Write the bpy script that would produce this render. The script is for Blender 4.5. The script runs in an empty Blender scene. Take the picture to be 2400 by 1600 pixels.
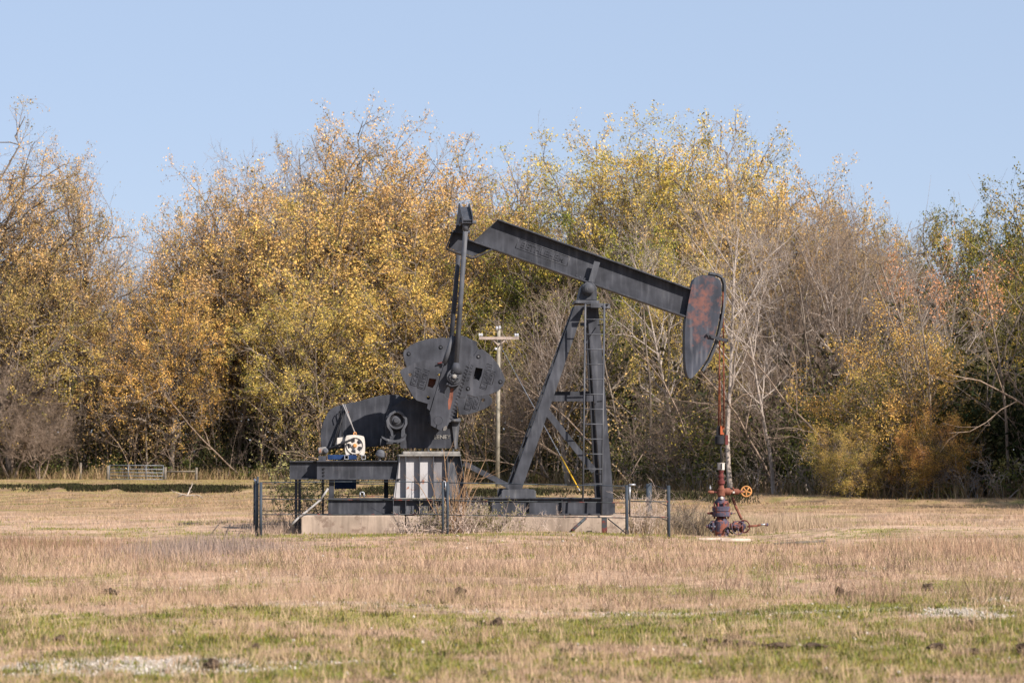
import bpy, bmesh, math, random
import numpy as np
from mathutils import Vector, Matrix
from mathutils.geometry import tessellate_polygon

scene = bpy.context.scene
# ---------------------------------------------------------------- camera, light, exposure
FPX = 5750.0            # focal length in pixels of the 2400 px wide photograph
CAMH = 1.6
PITCH = math.atan(261.0 / FPX)
cam = bpy.data.cameras.new('camera')
cam.sensor_width = 36.0
cam.lens = 36.0 * FPX / 2400.0
cam.clip_start = 0.1
cam.clip_end = 3000.0
cam.dof.use_dof = True
cam.dof.focus_distance = 50.0
cam.dof.aperture_fstop = 3.2
camo = bpy.data.objects.new('camera', cam)
scene.collection.objects.link(camo)
camo.location = (0, 0, CAMH)
camo.rotation_euler = (math.pi / 2 + PITCH, 0, 0)
scene.camera = camo

SUN_EL, SUN_AZ = math.radians(36.0), math.radians(133.0)   # azimuth clockwise from +Y (view direction)
sun_vec = Vector((math.cos(SUN_EL) * math.sin(SUN_AZ), math.cos(SUN_EL) * math.cos(SUN_AZ), math.sin(SUN_EL)))
world = bpy.data.worlds.new('World')
scene.world = world
world.use_nodes = True
wn = world.node_tree.nodes
wn.clear()
sky = wn.new('ShaderNodeTexSky')
sky.sky_type = 'NISHITA'
sky.sun_disc = False
sky.sun_elevation = SUN_EL
sky.sun_rotation = SUN_AZ
sky.altitude = 50.0
sky.air_density = 1.0
sky.dust_density = 0.0
sky.ozone_density = 3.0
bg = wn.new('ShaderNodeBackground')
bg.inputs['Strength'].default_value = 0.05
wo = wn.new('ShaderNodeOutputWorld')
# a pale, evenly hazy winter sky: the clear-sky model thinned with a uniform veil
tint = wn.new('ShaderNodeMix'); tint.data_type = 'RGBA'; tint.blend_type = 'MULTIPLY'
tint.inputs['Factor'].default_value = 1.0; tint.inputs['B'].default_value = (0.95, 0.82, 0.87, 1)
veil = wn.new('ShaderNodeMix'); veil.data_type = 'RGBA'
veil.inputs['Factor'].default_value = 0.6; veil.inputs['B'].default_value = (6.1, 7.75, 10.35, 1)
world.node_tree.links.new(sky.outputs[0], tint.inputs['A'])
world.node_tree.links.new(tint.outputs['Result'], veil.inputs['A'])
world.node_tree.links.new(veil.outputs['Result'], bg.inputs['Color'])
world.node_tree.links.new(bg.outputs[0], wo.inputs['Surface'])
sl = bpy.data.lights.new('sun', 'SUN')
sl.energy = 5.0
sl.angle = math.radians(0.5)
sl.color = (1.0, 0.92, 0.82)
slo = bpy.data.objects.new('sun', sl)
slo.rotation_euler = sun_vec.to_track_quat('Z', 'Y').to_euler()
slo.location = (0, 0, 60)
scene.collection.objects.link(slo)
scene.view_settings.view_transform = 'Standard'
scene.view_settings.look = 'None'
scene.view_settings.gamma = 1.0
scene.view_settings.use_curve_mapping = False
scene.view_settings.exposure = 1.0
scene.render.engine = 'CYCLES'
scene.cycles.max_bounces = 6
scene.cycles.diffuse_bounces = 3
scene.cycles.transparent_max_bounces = 6

COL = scene.collection
RNG = np.random.default_rng(7)
random.seed(5)

# ---------------------------------------------------------------- helpers
def link(o):
    COL.objects.link(o)
    return o

def tag(o, label=None, cat=None, group=None, kind=None):
    if label: o['label'] = label
    if cat: o['category'] = cat
    if group: o['group'] = group
    if kind: o['kind'] = kind
    return o

def empty(name, loc=(0, 0, 0), rz=0.0, parent=None):
    o = bpy.data.objects.new(name, None)
    o.location = loc
    o.rotation_euler = (0, 0, rz)
    o.empty_display_size = 0.2
    if parent: o.parent = parent
    return link(o)

def ray(px, py):
    xr = (px - 1200.0) / FPX
    yr = (800.0 - py) / FPX
    c, s = math.cos(PITCH), math.sin(PITCH)
    return Vector((xr, c - yr * s, s + yr * c))

def WX(px, dist):
    """world X at ground distance dist for an image column"""
    return (px - 1200.0) / FPX * dist

def WZ(py, dist):
    d = ray(1200, py)
    return CAMH + d.z / d.y * dist

class MB:
    """collects boxes, tubes, prisms and links them as one mesh object"""
    def __init__(self):
        self.v, self.f, self.sm = [], [], []
    def add(self, verts, faces, smooth=False):
        b = len(self.v)
        self.v += [tuple(p) for p in verts]
        self.f += [tuple(i + b for i in f) for f in faces]
        self.sm += [smooth] * len(faces)
        return self
    def box(self, lo, hi):
        x0, y0, z0 = lo; x1, y1, z1 = hi
        v = [(x0, y0, z0), (x1, y0, z0), (x1, y1, z0), (x0, y1, z0), (x0, y0, z1), (x1, y0, z1), (x1, y1, z1), (x0, y1, z1)]
        return self.add(v, [(0, 3, 2, 1), (4, 5, 6, 7), (0, 1, 5, 4), (1, 2, 6, 5), (2, 3, 7, 6), (3, 0, 4, 7)])
    def hexa(self, a, b):
        """a: four corners (ring), b: four matching corners"""
        v = list(a) + list(b)
        return self.add(v, [(0, 1, 2, 3), (7, 6, 5, 4), (0, 4, 5, 1), (1, 5, 6, 2), (2, 6, 7, 3), (3, 7, 4, 0)])
    def tube(self, p0, p1, r0, r1=None, n=12, caps=True):
        r1 = r0 if r1 is None else r1
        p0, p1 = Vector(p0), Vector(p1)
        t = (p1 - p0).normalized()
        a = Vector((0, 0, 1)) if abs(t.z) < 0.9 else Vector((1, 0, 0))
        u = t.cross(a).normalized(); w = t.cross(u)
        v = []
        for p, r in ((p0, r0), (p1, r1)):
            for i in range(n):
                th = 2 * math.pi * i / n
                v.append(p + r * (math.cos(th) * u + math.sin(th) * w))
        fs = [(i, (i + 1) % n, n + (i + 1) % n, n + i) for i in range(n)]
        self.add(v, fs, True)
        if caps:
            b = len(self.v) - 2 * n
            self.f += [tuple(range(b + n - 1, b - 1, -1)), tuple(range(b + n, b + 2 * n))]
            self.sm += [False, False]
        return self
    def path(self, pts, r, n=8):
        for i in range(len(pts) - 1):
            self.tube(pts[i], pts[i + 1], r, n=n)
        return self
    def lathe(self, origin, axis, prof, n=20):
        """prof: list of (distance along axis, radius)"""
        o, t = Vector(origin), Vector(axis).normalized()
        a = Vector((0, 0, 1)) if abs(t.z) < 0.9 else Vector((1, 0, 0))
        u = t.cross(a).normalized(); w = t.cross(u)
        v = []
        for h, r in prof:
            for i in range(n):
                th = 2 * math.pi * i / n
                v.append(o + t * h + max(r, 1e-4) * (math.cos(th) * u + math.sin(th) * w))
        fs = []
        for k in range(len(prof) - 1):
            for i in range(n):
                fs.append((k * n + i, k * n + (i + 1) % n, (k + 1) * n + (i + 1) % n, (k + 1) * n + i))
        fs += [tuple(range(n)), tuple(range((len(prof) - 1) * n, len(prof) * n))]
        return self.add(v, fs, False)
    def torus(self, c, axis, R, r, n=28, m=8):
        c, t = Vector(c), Vector(axis).normalized()
        a = Vector((0, 0, 1)) if abs(t.z) < 0.9 else Vector((1, 0, 0))
        u = t.cross(a).normalized(); w = t.cross(u)
        v, fs = [], []
        for i in range(n):
            th = 2 * math.pi * i / n
            d = math.cos(th) * u + math.sin(th) * w
            for j in range(m):
                ph = 2 * math.pi * j / m
                v.append(c + d * (R + r * math.cos(ph)) + t * r * math.sin(ph))
        for i in range(n):
            for j in range(m):
                fs.append((i * m + j, ((i + 1) % n) * m + j, ((i + 1) % n) * m + (j + 1) % m, i * m + (j + 1) % m))
        return self.add(v, fs, True)
    def prism(self, outer, y0, y1, holes=()):
        """polygon in (x,z), extruded from y0 to y1, with holes"""
        loops = [list(outer)] + [list(h) for h in holes]
        flat = [p for l in loops for p in l]
        tris = tessellate_polygon([[Vector((p[0], p[1], 0)) for p in l] for l in loops])
        n = len(flat)
        v = [(p[0], y0, p[1]) for p in flat] + [(p[0], y1, p[1]) for p in flat]
        fs = [tuple(t) for t in tris] + [tuple(i + n for i in reversed(t)) for t in tris]
        b = 0
        for l in loops:
            k = len(l)
            for i in range(k):
                j = (i + 1) % k
                fs.append((b + i, b + j, n + b + j, n + b + i))
            b += k
        return self.add(v, fs)
    def build(self, name, mat, parent=None, loc=None, bevel=0.0):
        me = bpy.data.meshes.new(name)
        me.from_pydata(self.v, [], self.f)
        me.polygons.foreach_set('use_smooth', self.sm)
        bm = bmesh.new(); bm.from_mesh(me)
        bmesh.ops.recalc_face_normals(bm, faces=bm.faces)
        bm.to_mesh(me); bm.free()
        me.materials.append(mat)
        o = bpy.data.objects.new(name, me)
        if parent: o.parent = parent
        if loc: o.location = loc
        link(o)
        if bevel > 0:
            b = o.modifiers.new('edge', 'BEVEL'); b.width = bevel; b.segments = 2; b.limit_method = 'ANGLE'; b.angle_limit = 0.7
        return o

def circ(c, r, n=16):
    return [(c[0] + r * math.cos(2 * math.pi * i / n), c[1] + r * math.sin(2 * math.pi * i / n)) for i in range(n)]

def np_mesh(name, V, F, mats, attr=None, matidx=None, smooth=False):
    """V (n,3), F list of (m,k) index arrays with one k each"""
    me = bpy.data.meshes.new(name)
    me.vertices.add(len(V))
    me.vertices.foreach_set('co', np.ascontiguousarray(V, dtype=np.float32).ravel())
    fl = [np.asarray(f, dtype=np.int32) for f in F if len(f)]
    nl = sum(f.size for f in fl); nf = sum(len(f) for f in fl)
    me.loops.add(nl); me.polygons.add(nf)
    me.loops.foreach_set('vertex_index', np.concatenate([f.ravel() for f in fl]))
    sizes = np.concatenate([np.full(len(f), f.shape[1], np.int32) for f in fl])
    starts = np.concatenate([[0], np.cumsum(sizes)[:-1]]).astype(np.int32)
    me.polygons.foreach_set('loop_start', starts)
    me.polygons.foreach_set('loop_total', sizes)
    if matidx is not None:
        me.polygons.foreach_set('material_index', np.asarray(matidx, dtype=np.int32))
    if smooth:
        me.polygons.foreach_set('use_smooth', np.ones(nf, dtype=bool))
    me.update(calc_edges=True)
    if attr is not None:
        a = me.attributes.new('tint', 'FLOAT_COLOR', 'POINT')
        c = np.ones((len(V), 4), np.float32); c[:, :3] = attr
        a.data.foreach_set('color', c.ravel())
    for m in mats: me.materials.append(m)
    return me

# ---------------------------------------------------------------- noise in numpy
class SNoise:
    """cheap smooth pseudo-noise: a sum of plane waves, about -1..1"""
    def __init__(self, seed, scale, dim=3, n=14):
        r = np.random.default_rng(seed)
        k = r.normal(size=(n, dim)); k /= np.linalg.norm(k, axis=1)[:, None]
        self.k = k * (2 * np.pi / scale) * r.uniform(0.5, 1.7, size=(n, 1))
        self.p = r.uniform(0, 6.28, n)
        self.a = 1.0 / np.sqrt(n / 2.0)
    def __call__(self, X):
        return np.sin(X @ self.k.T + self.p).sum(axis=1) * self.a

def sstep(a, b, x):
    t = np.clip((x - a) / (b - a), 0, 1)
    return t * t * (3 - 2 * t)

# ---------------------------------------------------------------- materials
def mat_new(name):
    m = bpy.data.materials.new(name)
    m.use_nodes = True
    nt = m.node_tree
    return m, nt, nt.nodes, nt.links, nt.nodes['Principled BSDF']

def paint(name, base, rust=0.25, rustcol=(0.22, 0.075, 0.035), rough=0.5, scale=3.0, vary=0.35, light=(0.2, 0.2, 0.2), lightamt=0.0, metal=0.0, spec=0.08):
    """old paint: mottled tone, streaks, rust blotches"""
    m, nt, N, L, b = mat_new(name)
    tc = N.new('ShaderNodeTexCoord')
    n1 = N.new('ShaderNodeTexNoise'); n1.inputs['Scale'].default_value = scale; n1.inputs['Detail'].default_value = 8
    n2 = N.new('ShaderNodeTexNoise'); n2.inputs['Scale'].default_value = scale * 1.7; n2.inputs['Detail'].default_value = 10; n2.inputs['Roughness'].default_value = 0.72
    mp = N.new('ShaderNodeMapping'); mp.inputs['Scale'].default_value = (6, 6, 0.7)
    n3 = N.new('ShaderNodeTexNoise'); n3.inputs['Scale'].default_value = 2.2; n3.inputs['Detail'].default_value = 6
    L.new(tc.outputs['Object'], n1.inputs['Vector']); L.new(tc.outputs['Object'], n2.inputs['Vector'])
    L.new(tc.outputs['Object'], mp.inputs['Vector']); L.new(mp.outputs[0], n3.inputs['Vector'])
    r1 = N.new('ShaderNodeMapRange'); r1.inputs['From Min'].default_value = 0.3; r1.inputs['From Max'].default_value = 0.7
    r1.inputs['To Min'].default_value = 1 - vary; r1.inputs['To Max'].default_value = 1 + vary
    L.new(n1.outputs['Fac'], r1.inputs['Value'])
    r3 = N.new('ShaderNodeMapRange'); r3.inputs['From Min'].default_value = 0.3; r3.inputs['From Max'].default_value = 0.7
    r3.inputs['To Min'].default_value = 1 - vary * 0.6; r3.inputs['To Max'].default_value = 1 + vary * 0.6
    L.new(n3.outputs['Fac'], r3.inputs['Value'])
    mm = N.new('ShaderNodeMath'); mm.operation = 'MULTIPLY'
    L.new(r1.outputs[0], mm.inputs[0]); L.new(r3.outputs[0], mm.inputs[1])
    sc = N.new('ShaderNodeVectorMath'); sc.operation = 'SCALE'; sc.inputs[0].default_value = base
    L.new(mm.outputs[0], sc.inputs['Scale'])
    col = sc.outputs[0]
    if lightamt > 0:
        rl = N.new('ShaderNodeMapRange'); rl.inputs['From Min'].default_value = 0.56; rl.inputs['From Max'].default_value = 0.75
        rl.inputs['To Max'].default_value = lightamt
        L.new(n3.outputs['Fac'], rl.inputs['Value'])
        ml = N.new('ShaderNodeMix'); ml.data_type = 'RGBA'; ml.inputs['B'].default_value = (*light, 1)
        L.new(rl.outputs[0], ml.inputs['Factor']); L.new(col, ml.inputs['A']); col = ml.outputs['Result']
    rr = N.new('ShaderNodeMapRange'); rr.inputs['From Min'].default_value = 0.70 - rust * 0.28; rr.inputs['From Max'].default_value = 0.76 - rust * 0.28
    L.new(n2.outputs['Fac'], rr.inputs['Value'])
    mx = N.new('ShaderNodeMix'); mx.data_type = 'RGBA'; mx.inputs['B'].default_value = (*rustcol, 1)
    L.new(rr.outputs[0], mx.inputs['Factor']); L.new(col, mx.inputs['A'])
    L.new(mx.outputs['Result'], b.inputs['Base Color'])
    rg = N.new('ShaderNodeMapRange'); rg.inputs['To Min'].default_value = rough - 0.1; rg.inputs['To Max'].default_value = rough + 0.15
    L.new(n1.outputs['Fac'], rg.inputs['Value']); L.new(rg.outputs[0], b.inputs['Roughness'])
    b.inputs['Metallic'].default_value = metal
    b.inputs['Specular IOR Level'].default_value = spec
    bp = N.new('ShaderNodeBump'); bp.inputs['Strength'].default_value = 0.25; bp.inputs['Distance'].default_value = 0.01
    L.new(n2.outputs['Fac'], bp.inputs['Height']); L.new(bp.outputs[0], b.inputs['Normal'])
    return m

M = {}
M['steel'] = paint('dark_blue_grey_paint', (0.040, 0.042, 0.051), rust=0.10, vary=0.34, lightamt=0.45, light=(0.09, 0.092, 0.1))
M['steel_light'] = paint('worn_grey_paint', (0.062, 0.065, 0.076), rust=0.1, vary=0.3, lightamt=0.5, light=(0.17, 0.165, 0.165))
M['weight'] = paint('cast_weight_paint', (0.046, 0.048, 0.058), rust=0.10, vary=0.3, lightamt=0.4, light=(0.10, 0.10, 0.11))
M['rusty'] = paint('rusty_plate_paint', (0.19, 0.18, 0.17), rust=0.42, vary=0.4, rustcol=(0.22, 0.11, 0.075), scale=5)
M['bleached'] = paint('bleached_paint', (0.31, 0.30, 0.31), rust=0.36, vary=0.16, rustcol=(0.22, 0.09, 0.05), scale=2.2, light=(0.24, 0.24, 0.26), lightamt=0.8)
M['halfbleached'] = paint('half_bleached_paint', (0.13, 0.125, 0.135), rust=0.2, vary=0.35, scale=1.6, light=(0.5, 0.49, 0.5), lightamt=0.55)
M['blue'] = paint('blue_paint', (0.013, 0.03, 0.085), rust=0.15, vary=0.3)
M['white'] = paint('white_paint', (0.42, 0.39, 0.36), rust=0.24, vary=0.12, rustcol=(0.55, 0.27, 0.09), scale=9)
M['pipe'] = paint('fence_pipe_paint', (0.035, 0.043, 0.055), rust=0.14, vary=0.3, rustcol=(0.14, 0.05, 0.03))
M['rail'] = paint('fence_rail_paint', (0.04, 0.045, 0.05), rust=0.55, vary=0.4, rustcol=(0.12, 0.035, 0.03))
M['rope'] = paint('rusty_wire', (0.11, 0.035, 0.024), rust=0.6, rustcol=(0.30, 0.11, 0.04), scale=5, rough=0.7)
M['orange'] = paint('orange_paint', (0.27, 0.07, 0.03), rust=0.2, rough=0.6)
M['black'] = paint('black_grease', (0.018, 0.018, 0.021), rust=0.0, vary=0.3)
M['well'] = paint('purple_blue_rusty_paint', (0.055, 0.052, 0.078), rust=0.72, rustcol=(0.17, 0.062, 0.045), scale=5.0, vary=0.45)
M['well_rust'] = paint('rust_orange_iron', (0.15, 0.06, 0.042), rust=0.5, rustcol=(0.26, 0.13, 0.085), scale=8, vary=0.35, rough=0.75)
M['well_red'] = paint('dark_red_iron', (0.09, 0.027, 0.026), rust=0.35, rustcol=(0.18, 0.068, 0.05), scale=8, rough=0.7)
M['wheel'] = paint('orange_wheel_paint', (0.42, 0.20, 0.075), rust=0.3, rustcol=(0.40, 0.14, 0.05), scale=9, rough=0.7)
M['galv'] = paint('galvanised_pipe', (0.30, 0.31, 0.34), rust=0.1, vary=0.25, rough=0.4, metal=0.5)
M['pale_pipe'] = paint('pale_conduit', (0.24, 0.225, 0.22), rust=0.1, vary=0.2)
M['concrete'] = paint('old_concrete', (0.26, 0.205, 0.165), rust=0.5, rustcol=(0.17, 0.125, 0.10), scale=1.6, rough=0.95, vary=0.4, light=(0.19, 0.15, 0.125), lightamt=0.9)
M['pole'] = paint('weathered_pole_wood', (0.24, 0.215, 0.175), rust=0.1, rustcol=(0.14, 0.11, 0.08), rough=0.9, scale=4)
M['arm_wood'] = paint('bleached_crossarm_wood', (0.30, 0.24, 0.21), rust=0.1, rustcol=(0.3, 0.2, 0.16), rough=0.9, scale=4)
M['porcelain'] = paint('porcelain', (0.42, 0.42, 0.46), rust=0.0, vary=0.1, rough=0.25)
M['yellow'] = paint('yellow_plastic', (0.48, 0.28, 0.025), rust=0.0, vary=0.1, rough=0.5)
M['gate_metal'] = paint('shaded_gate_metal', (0.15, 0.16, 0.175), rust=0.15, vary=0.3, rough=0.5, metal=0.3)  # darker copy of the galvanised pipe colour, holding the gate's half shade
M['post_wood'] = paint('grey_post_wood', (0.13, 0.11, 0.09), rust=0.1, rustcol=(0.12, 0.10, 0.08), rough=0.9, scale=5)
M['plank'] = paint('bleached_plank', (0.46, 0.37, 0.31), rust=0.15, rustcol=(0.35, 0.24, 0.18), rough=0.9, scale=4)
M['glass'] = paint('gauge_face', (0.7, 0.72, 0.78), rust=0.0, vary=0.1, rough=0.2)
M['clod'] = paint('dark_soil', (0.06, 0.042, 0.03), rust=0.1, rustcol=(0.1, 0.06, 0.04), rough=0.95, scale=14)
M['stone'] = paint('pale_limestone', (0.40, 0.355, 0.315), rust=0.0, vary=0.25, rough=0.9, scale=30)

def rusty_head():
    m = paint('horsehead_paint', (0.042, 0.046, 0.06), rust=0.0, vary=0.3, lightamt=0.6, light=(0.12, 0.12, 0.135), scale=2.5)
    nt = m.node_tree; N = nt.nodes; L = nt.links
    b = N['Principled BSDF']
    src = b.inputs['Base Color'].links[0].from_socket
    tc = N.new('ShaderNodeTexCoord')
    n = N.new('ShaderNodeTexNoise'); n.inputs['Scale'].default_value = 5.2; n.inputs['Detail'].default_value = 12; n.inputs['Roughness'].default_value = 0.68
    L.new(tc.outputs['Object'], n.inputs['Vector'])
    # wear follows the upper middle of the plate
    g = N.new('ShaderNodeTexGradient'); g.gradient_type = 'SPHERICAL'
    mp = N.new('ShaderNodeMapping'); mp.vector_type = 'POINT'
    mp.inputs['Location'].default_value = (-2.70 / 0.62, 0.0, -4.55 / 1.25)
    mp.inputs['Scale'].default_value = (1 / 0.62, 0.2, 1 / 1.25)
    L.new(tc.outputs['Object'], mp.inputs['Vector']); L.new(mp.outputs[0], g.inputs['Vector'])
    a = N.new('ShaderNodeMath'); a.operation = 'MULTIPLY_ADD'; a.inputs[1].default_value = 0.22
    L.new(g.outputs['Fac'], a.inputs[0]); L.new(n.outputs['Fac'], a.inputs[2])
    r = N.new('ShaderNodeMapRange'); r.inputs['From Min'].default_value = 0.60; r.inputs['From Max'].default_value = 0.80
    r.inputs['To Max'].default_value = 0.85
    L.new(a.outputs[0], r.inputs['Value'])
    mx = N.new('ShaderNodeMix'); mx.data_type = 'RGBA'; mx.inputs['B'].default_value = (0.17, 0.075, 0.06, 1)
    L.new(r.outputs[0], mx.inputs['Factor']); L.new(src, mx.inputs['A'])
    L.new(mx.outputs['Result'], b.inputs['Base Color'])
    return m
M['head'] = rusty_head()

def leafmat(name, trans=0.35, rough=0.6):
    """colour comes from each leaf's own tint and the plant's tint"""
    m, nt, N, L, b = mat_new(name)
    at = N.new('ShaderNodeAttribute'); at.attribute_name = 'tint'
    oi = N.new('ShaderNodeObjectInfo')
    mul = N.new('ShaderNodeMix'); mul.data_type = 'RGBA'; mul.blend_type = 'MULTIPLY'; mul.inputs['Factor'].default_value = 1.0
    L.new(at.outputs['Color'], mul.inputs['A']); L.new(oi.outputs['Color'], mul.inputs['B'])
    L.new(mul.outputs['Result'], b.inputs['Base Color'])
    b.inputs['Roughness'].default_value = rough
    b.inputs['Specular IOR Level'].default_value = 0.06
    tr = N.new('ShaderNodeBsdfTranslucent')
    L.new(mul.outputs['Result'], tr.inputs['Color'])
    ms = N.new('ShaderNodeMixShader'); ms.inputs['Fac'].default_value = trans
    L.new(b.outputs[0], ms.inputs[1]); L.new(tr.outputs[0], ms.inputs[2])
    L.new(ms.outputs[0], N['Material Output'].inputs['Surface'])
    return m
M['leaf'] = leafmat('leaf', trans=0.22)
M['blade'] = leafmat('grass_blade', trans=0.25, rough=0.7)

def bark(name, c0, c1):
    m, nt, N, L, b = mat_new(name)
    tc = N.new('ShaderNodeTexCoord')
    mp = N.new('ShaderNodeMapping'); mp.inputs['Scale'].default_value = (5, 5, 1.2)
    n = N.new('ShaderNodeTexNoise'); n.inputs['Scale'].default_value = 2.0; n.inputs['Detail'].default_value = 8
    L.new(tc.outputs['Object'], mp.inputs['Vector']); L.new(mp.outputs[0], n.inputs['Vector'])
    r = N.new('ShaderNodeMapRange'); r.inputs['From Min'].default_value = 0.35; r.inputs['From Max'].default_value = 0.65
    L.new(n.outputs['Fac'], r.inputs['Value'])
    mx = N.new('ShaderNodeMix'); mx.data_type = 'RGBA'; mx.inputs['A'].default_value = (*c0, 1); mx.inputs['B'].default_value = (*c1, 1)
    L.new(r.outputs[0], mx.inputs['Factor']); L.new(mx.outputs['Result'], b.inputs['Base Color'])
    b.inputs['Roughness'].default_value = 0.9
    b.inputs['Specular IOR Level'].default_value = 0.15
    return m
M['bark'] = bark('brown_grey_bark', (0.085, 0.066, 0.053), (0.23, 0.185, 0.15))
M['bark_pale'] = bark('pale_grey_bark', (0.21, 0.17, 0.145), (0.38, 0.32, 0.28))
M['bark_twig'] = bark('twig_bark', (0.14, 0.10, 0.075), (0.26, 0.195, 0.15))
M['bark_dark'] = bark('dark_bark', (0.05, 0.04, 0.03), (0.15, 0.115, 0.09))

# ---------------------------------------------------------------- the field
NB = SNoise(11, 7.0, 2); NM = SNoise(12, 1.6, 2); NS = SNoise(13, 0.45, 2); NH = SNoise(14, 9.0, 2); NG = SNoise(15, 2.6, 2)
EDGE_X = np.array([-60, -30, -12, 0, 4.5, 7.0, 11.5, 16, 22, 60.0])
EDGE_Y = np.array([141, 136.5, 131.5, 121, 106, 93, 81, 77, 72, 60.0])     # foot of the woods
BANK_X = np.array([-60, -21.5, -8.3, 3.7, 6.4, 12, 40.0])
BANK_Y = np.array([112, 103, 97, 84, 80.5, 76, 68.0])                   # low bank with a strip of near-black blades

def ground_h(x, y):
    x = np.asarray(x, float); y = np.asarray(y, float)
    P = np.stack([x, y], -1).reshape(-1, 2)
    h = 0.025 * NH(P).reshape(x.shape) * sstep(8, 20, y)
    h -= 0.13 * np.exp(-((x - 4.6) / 2.2) ** 2 - ((y - 48.5) / 5.0) ** 2)
    far = y - np.interp(x, BANK_X, BANK_Y)
    h += 0.16 * sstep(-0.5, 1.5, far)
    return h

def gh(x, y):
    return float(ground_h(np.array([x]), np.array([y]))[0])

STRAW = np.array([0.435, 0.30, 0.21]); TAN = np.array([0.31, 0.205, 0.118]); RED = np.array([0.27, 0.155, 0.105])
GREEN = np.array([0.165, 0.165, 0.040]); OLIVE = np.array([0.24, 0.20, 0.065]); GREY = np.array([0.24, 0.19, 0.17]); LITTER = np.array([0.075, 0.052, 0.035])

def field_mix(x, y):
    """share of green, red, grey, litter and gravel at world points"""
    P = np.stack([x, y], 1)
    nb, nm, ns, ng = NB(P), NM(P), NS(P), NG(P)
    yd = y + 0.02 * y * nb
    g = np.interp(yd, [16, 17.5, 18.6, 19.6, 21, 23, 24.6, 26, 30, 38, 45, 46.6, 48, 50, 52, 66, 95, 106, 144],
                      [.68, .66, .58, .68, .74, .74, .74, .30, .24, .18, .20, .12, .35, .30, .10, .10, .15, .5, .5])
    nearpad = sstep(1.1, 0.3, np.abs(y - 47.6)) * sstep(-5.6, -5.0, x) * sstep(4.2, 3.2, x)
    g = np.clip(g + 0.55 * nearpad, 0, 1)
    rightside = sstep(2.0, 6.0, x) * sstep(35, 30, y)
    g = np.clip(g + 0.18 * rightside, 0, 1)
    green = sstep(-0.45, 0.45, (g - 0.5) * 1.7 + 0.30 * nm + 0.42 * ns + 0.36 * ng)
    red = np.interp(yd, [30, 36, 40, 45, 47, 55, 59, 63, 67], [0, .25, .75, .7, .2, .05, .25, .4, .2]) * sstep(-0.9, 0.9, ng + 0.5 * nm)
    gx = np.exp(-((x + 5.0) / 1.1) ** 2 - ((y - 40.0) / 3.2) ** 2)
    grey = np.clip(gx * 1.1 + 0.25 * sstep(0.4, 1.2, nm - 0.4 * ng), 0, 1)
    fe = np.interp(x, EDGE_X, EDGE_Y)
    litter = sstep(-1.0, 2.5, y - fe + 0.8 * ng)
    gr = np.zeros_like(x)
    for cx, cy, rx, ry, s in ((-2.75, 18.45, 1.05, 0.62, 1.0), (-1.55, 18.75, 0.7, 0.12, .8), (-3.9, 17.9, 0.5, .15, .7),
                              (4.42, 24.1, 0.42, 0.75, 1.0), (5.3, 26.1, 0.6, 0.6, .95), (3.0, 24.9, 1.1, .2, .45), (0.9, 25.2, 1.6, 0.25, .5), (-2.0, 25.6, 1.5, 0.25, .4),
                              (1.0, 32.8, 0.5, .12, .8), (4.6, 17.5, .6, .15, .6)):
        d = ((x - cx) / rx) ** 2 + ((y - cy) / ry) ** 2
        gr = np.maximum(gr, s * sstep(1.5, 0.5, d + 0.35 * ns + 0.25 * nm))
    return green, red, grey, litter, gr, nb, nm, ns

def field_color(x, y):
    green, red, grey, litter, gr, nb, nm, ns = field_mix(x, y)
    t = sstep(60, 70, y)[:, None]
    base = STRAW * (1 - t) + TAN * t
    base = base * (1 + 0.10 * nm[:, None])
    gcol = GREEN + (OLIVE - GREEN) * np.clip(0.45 + 0.35 * nb + 0.4 * sstep(60, 100, y), 0, 1)[:, None]
    c = base
    c = c + (RED - c) * np.clip(red, 0, 1)[:, None] * 0.75
    c = c + (GREY - c) * grey[:, None] * 0.6
    c = c + (gcol - c) * green[:, None] * 0.85
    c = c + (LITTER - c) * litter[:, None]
    return np.clip(c, 0.01, 0.8), gr, green, litter

def axis(edges):
    out = []
    for a, b, s in edges:
        out.append(np.arange(a, b - 1e-6, s))
    return np.concatenate(out + [[edges[-1][1]]])
gx = axis([(-900, -120, 60), (-120, -30, 6), (-30, -7, 0.5), (-7, 7, 0.22), (7, 30, 0.5), (30, 120, 6), (120, 900, 60)])
gy = axis([(-200, 0, 20), (0, 14, 2), (14, 34, 0.2), (34, 60, 0.35), (60, 160, 0.8), (160, 300, 10), (300, 1800, 100)])
X, Y = np.meshgrid(gx, gy)
xs, ys = X.ravel(), Y.ravel()
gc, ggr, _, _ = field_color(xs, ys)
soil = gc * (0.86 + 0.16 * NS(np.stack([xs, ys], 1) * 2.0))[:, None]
soil = soil + (np.array([0.40, 0.345, 0.29]) - soil) * (ggr * 0.7)[:, None]
V = np.stack([xs, ys, ground_h(xs, ys)], 1)
nx, ny = len(gx), len(gy)
ii = np.arange(nx * ny).reshape(ny, nx)
F = np.stack([ii[:-1, :-1].ravel(), ii[:-1, 1:].ravel(), ii[1:, 1:].ravel(), ii[1:, :-1].ravel()], 1)

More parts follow.
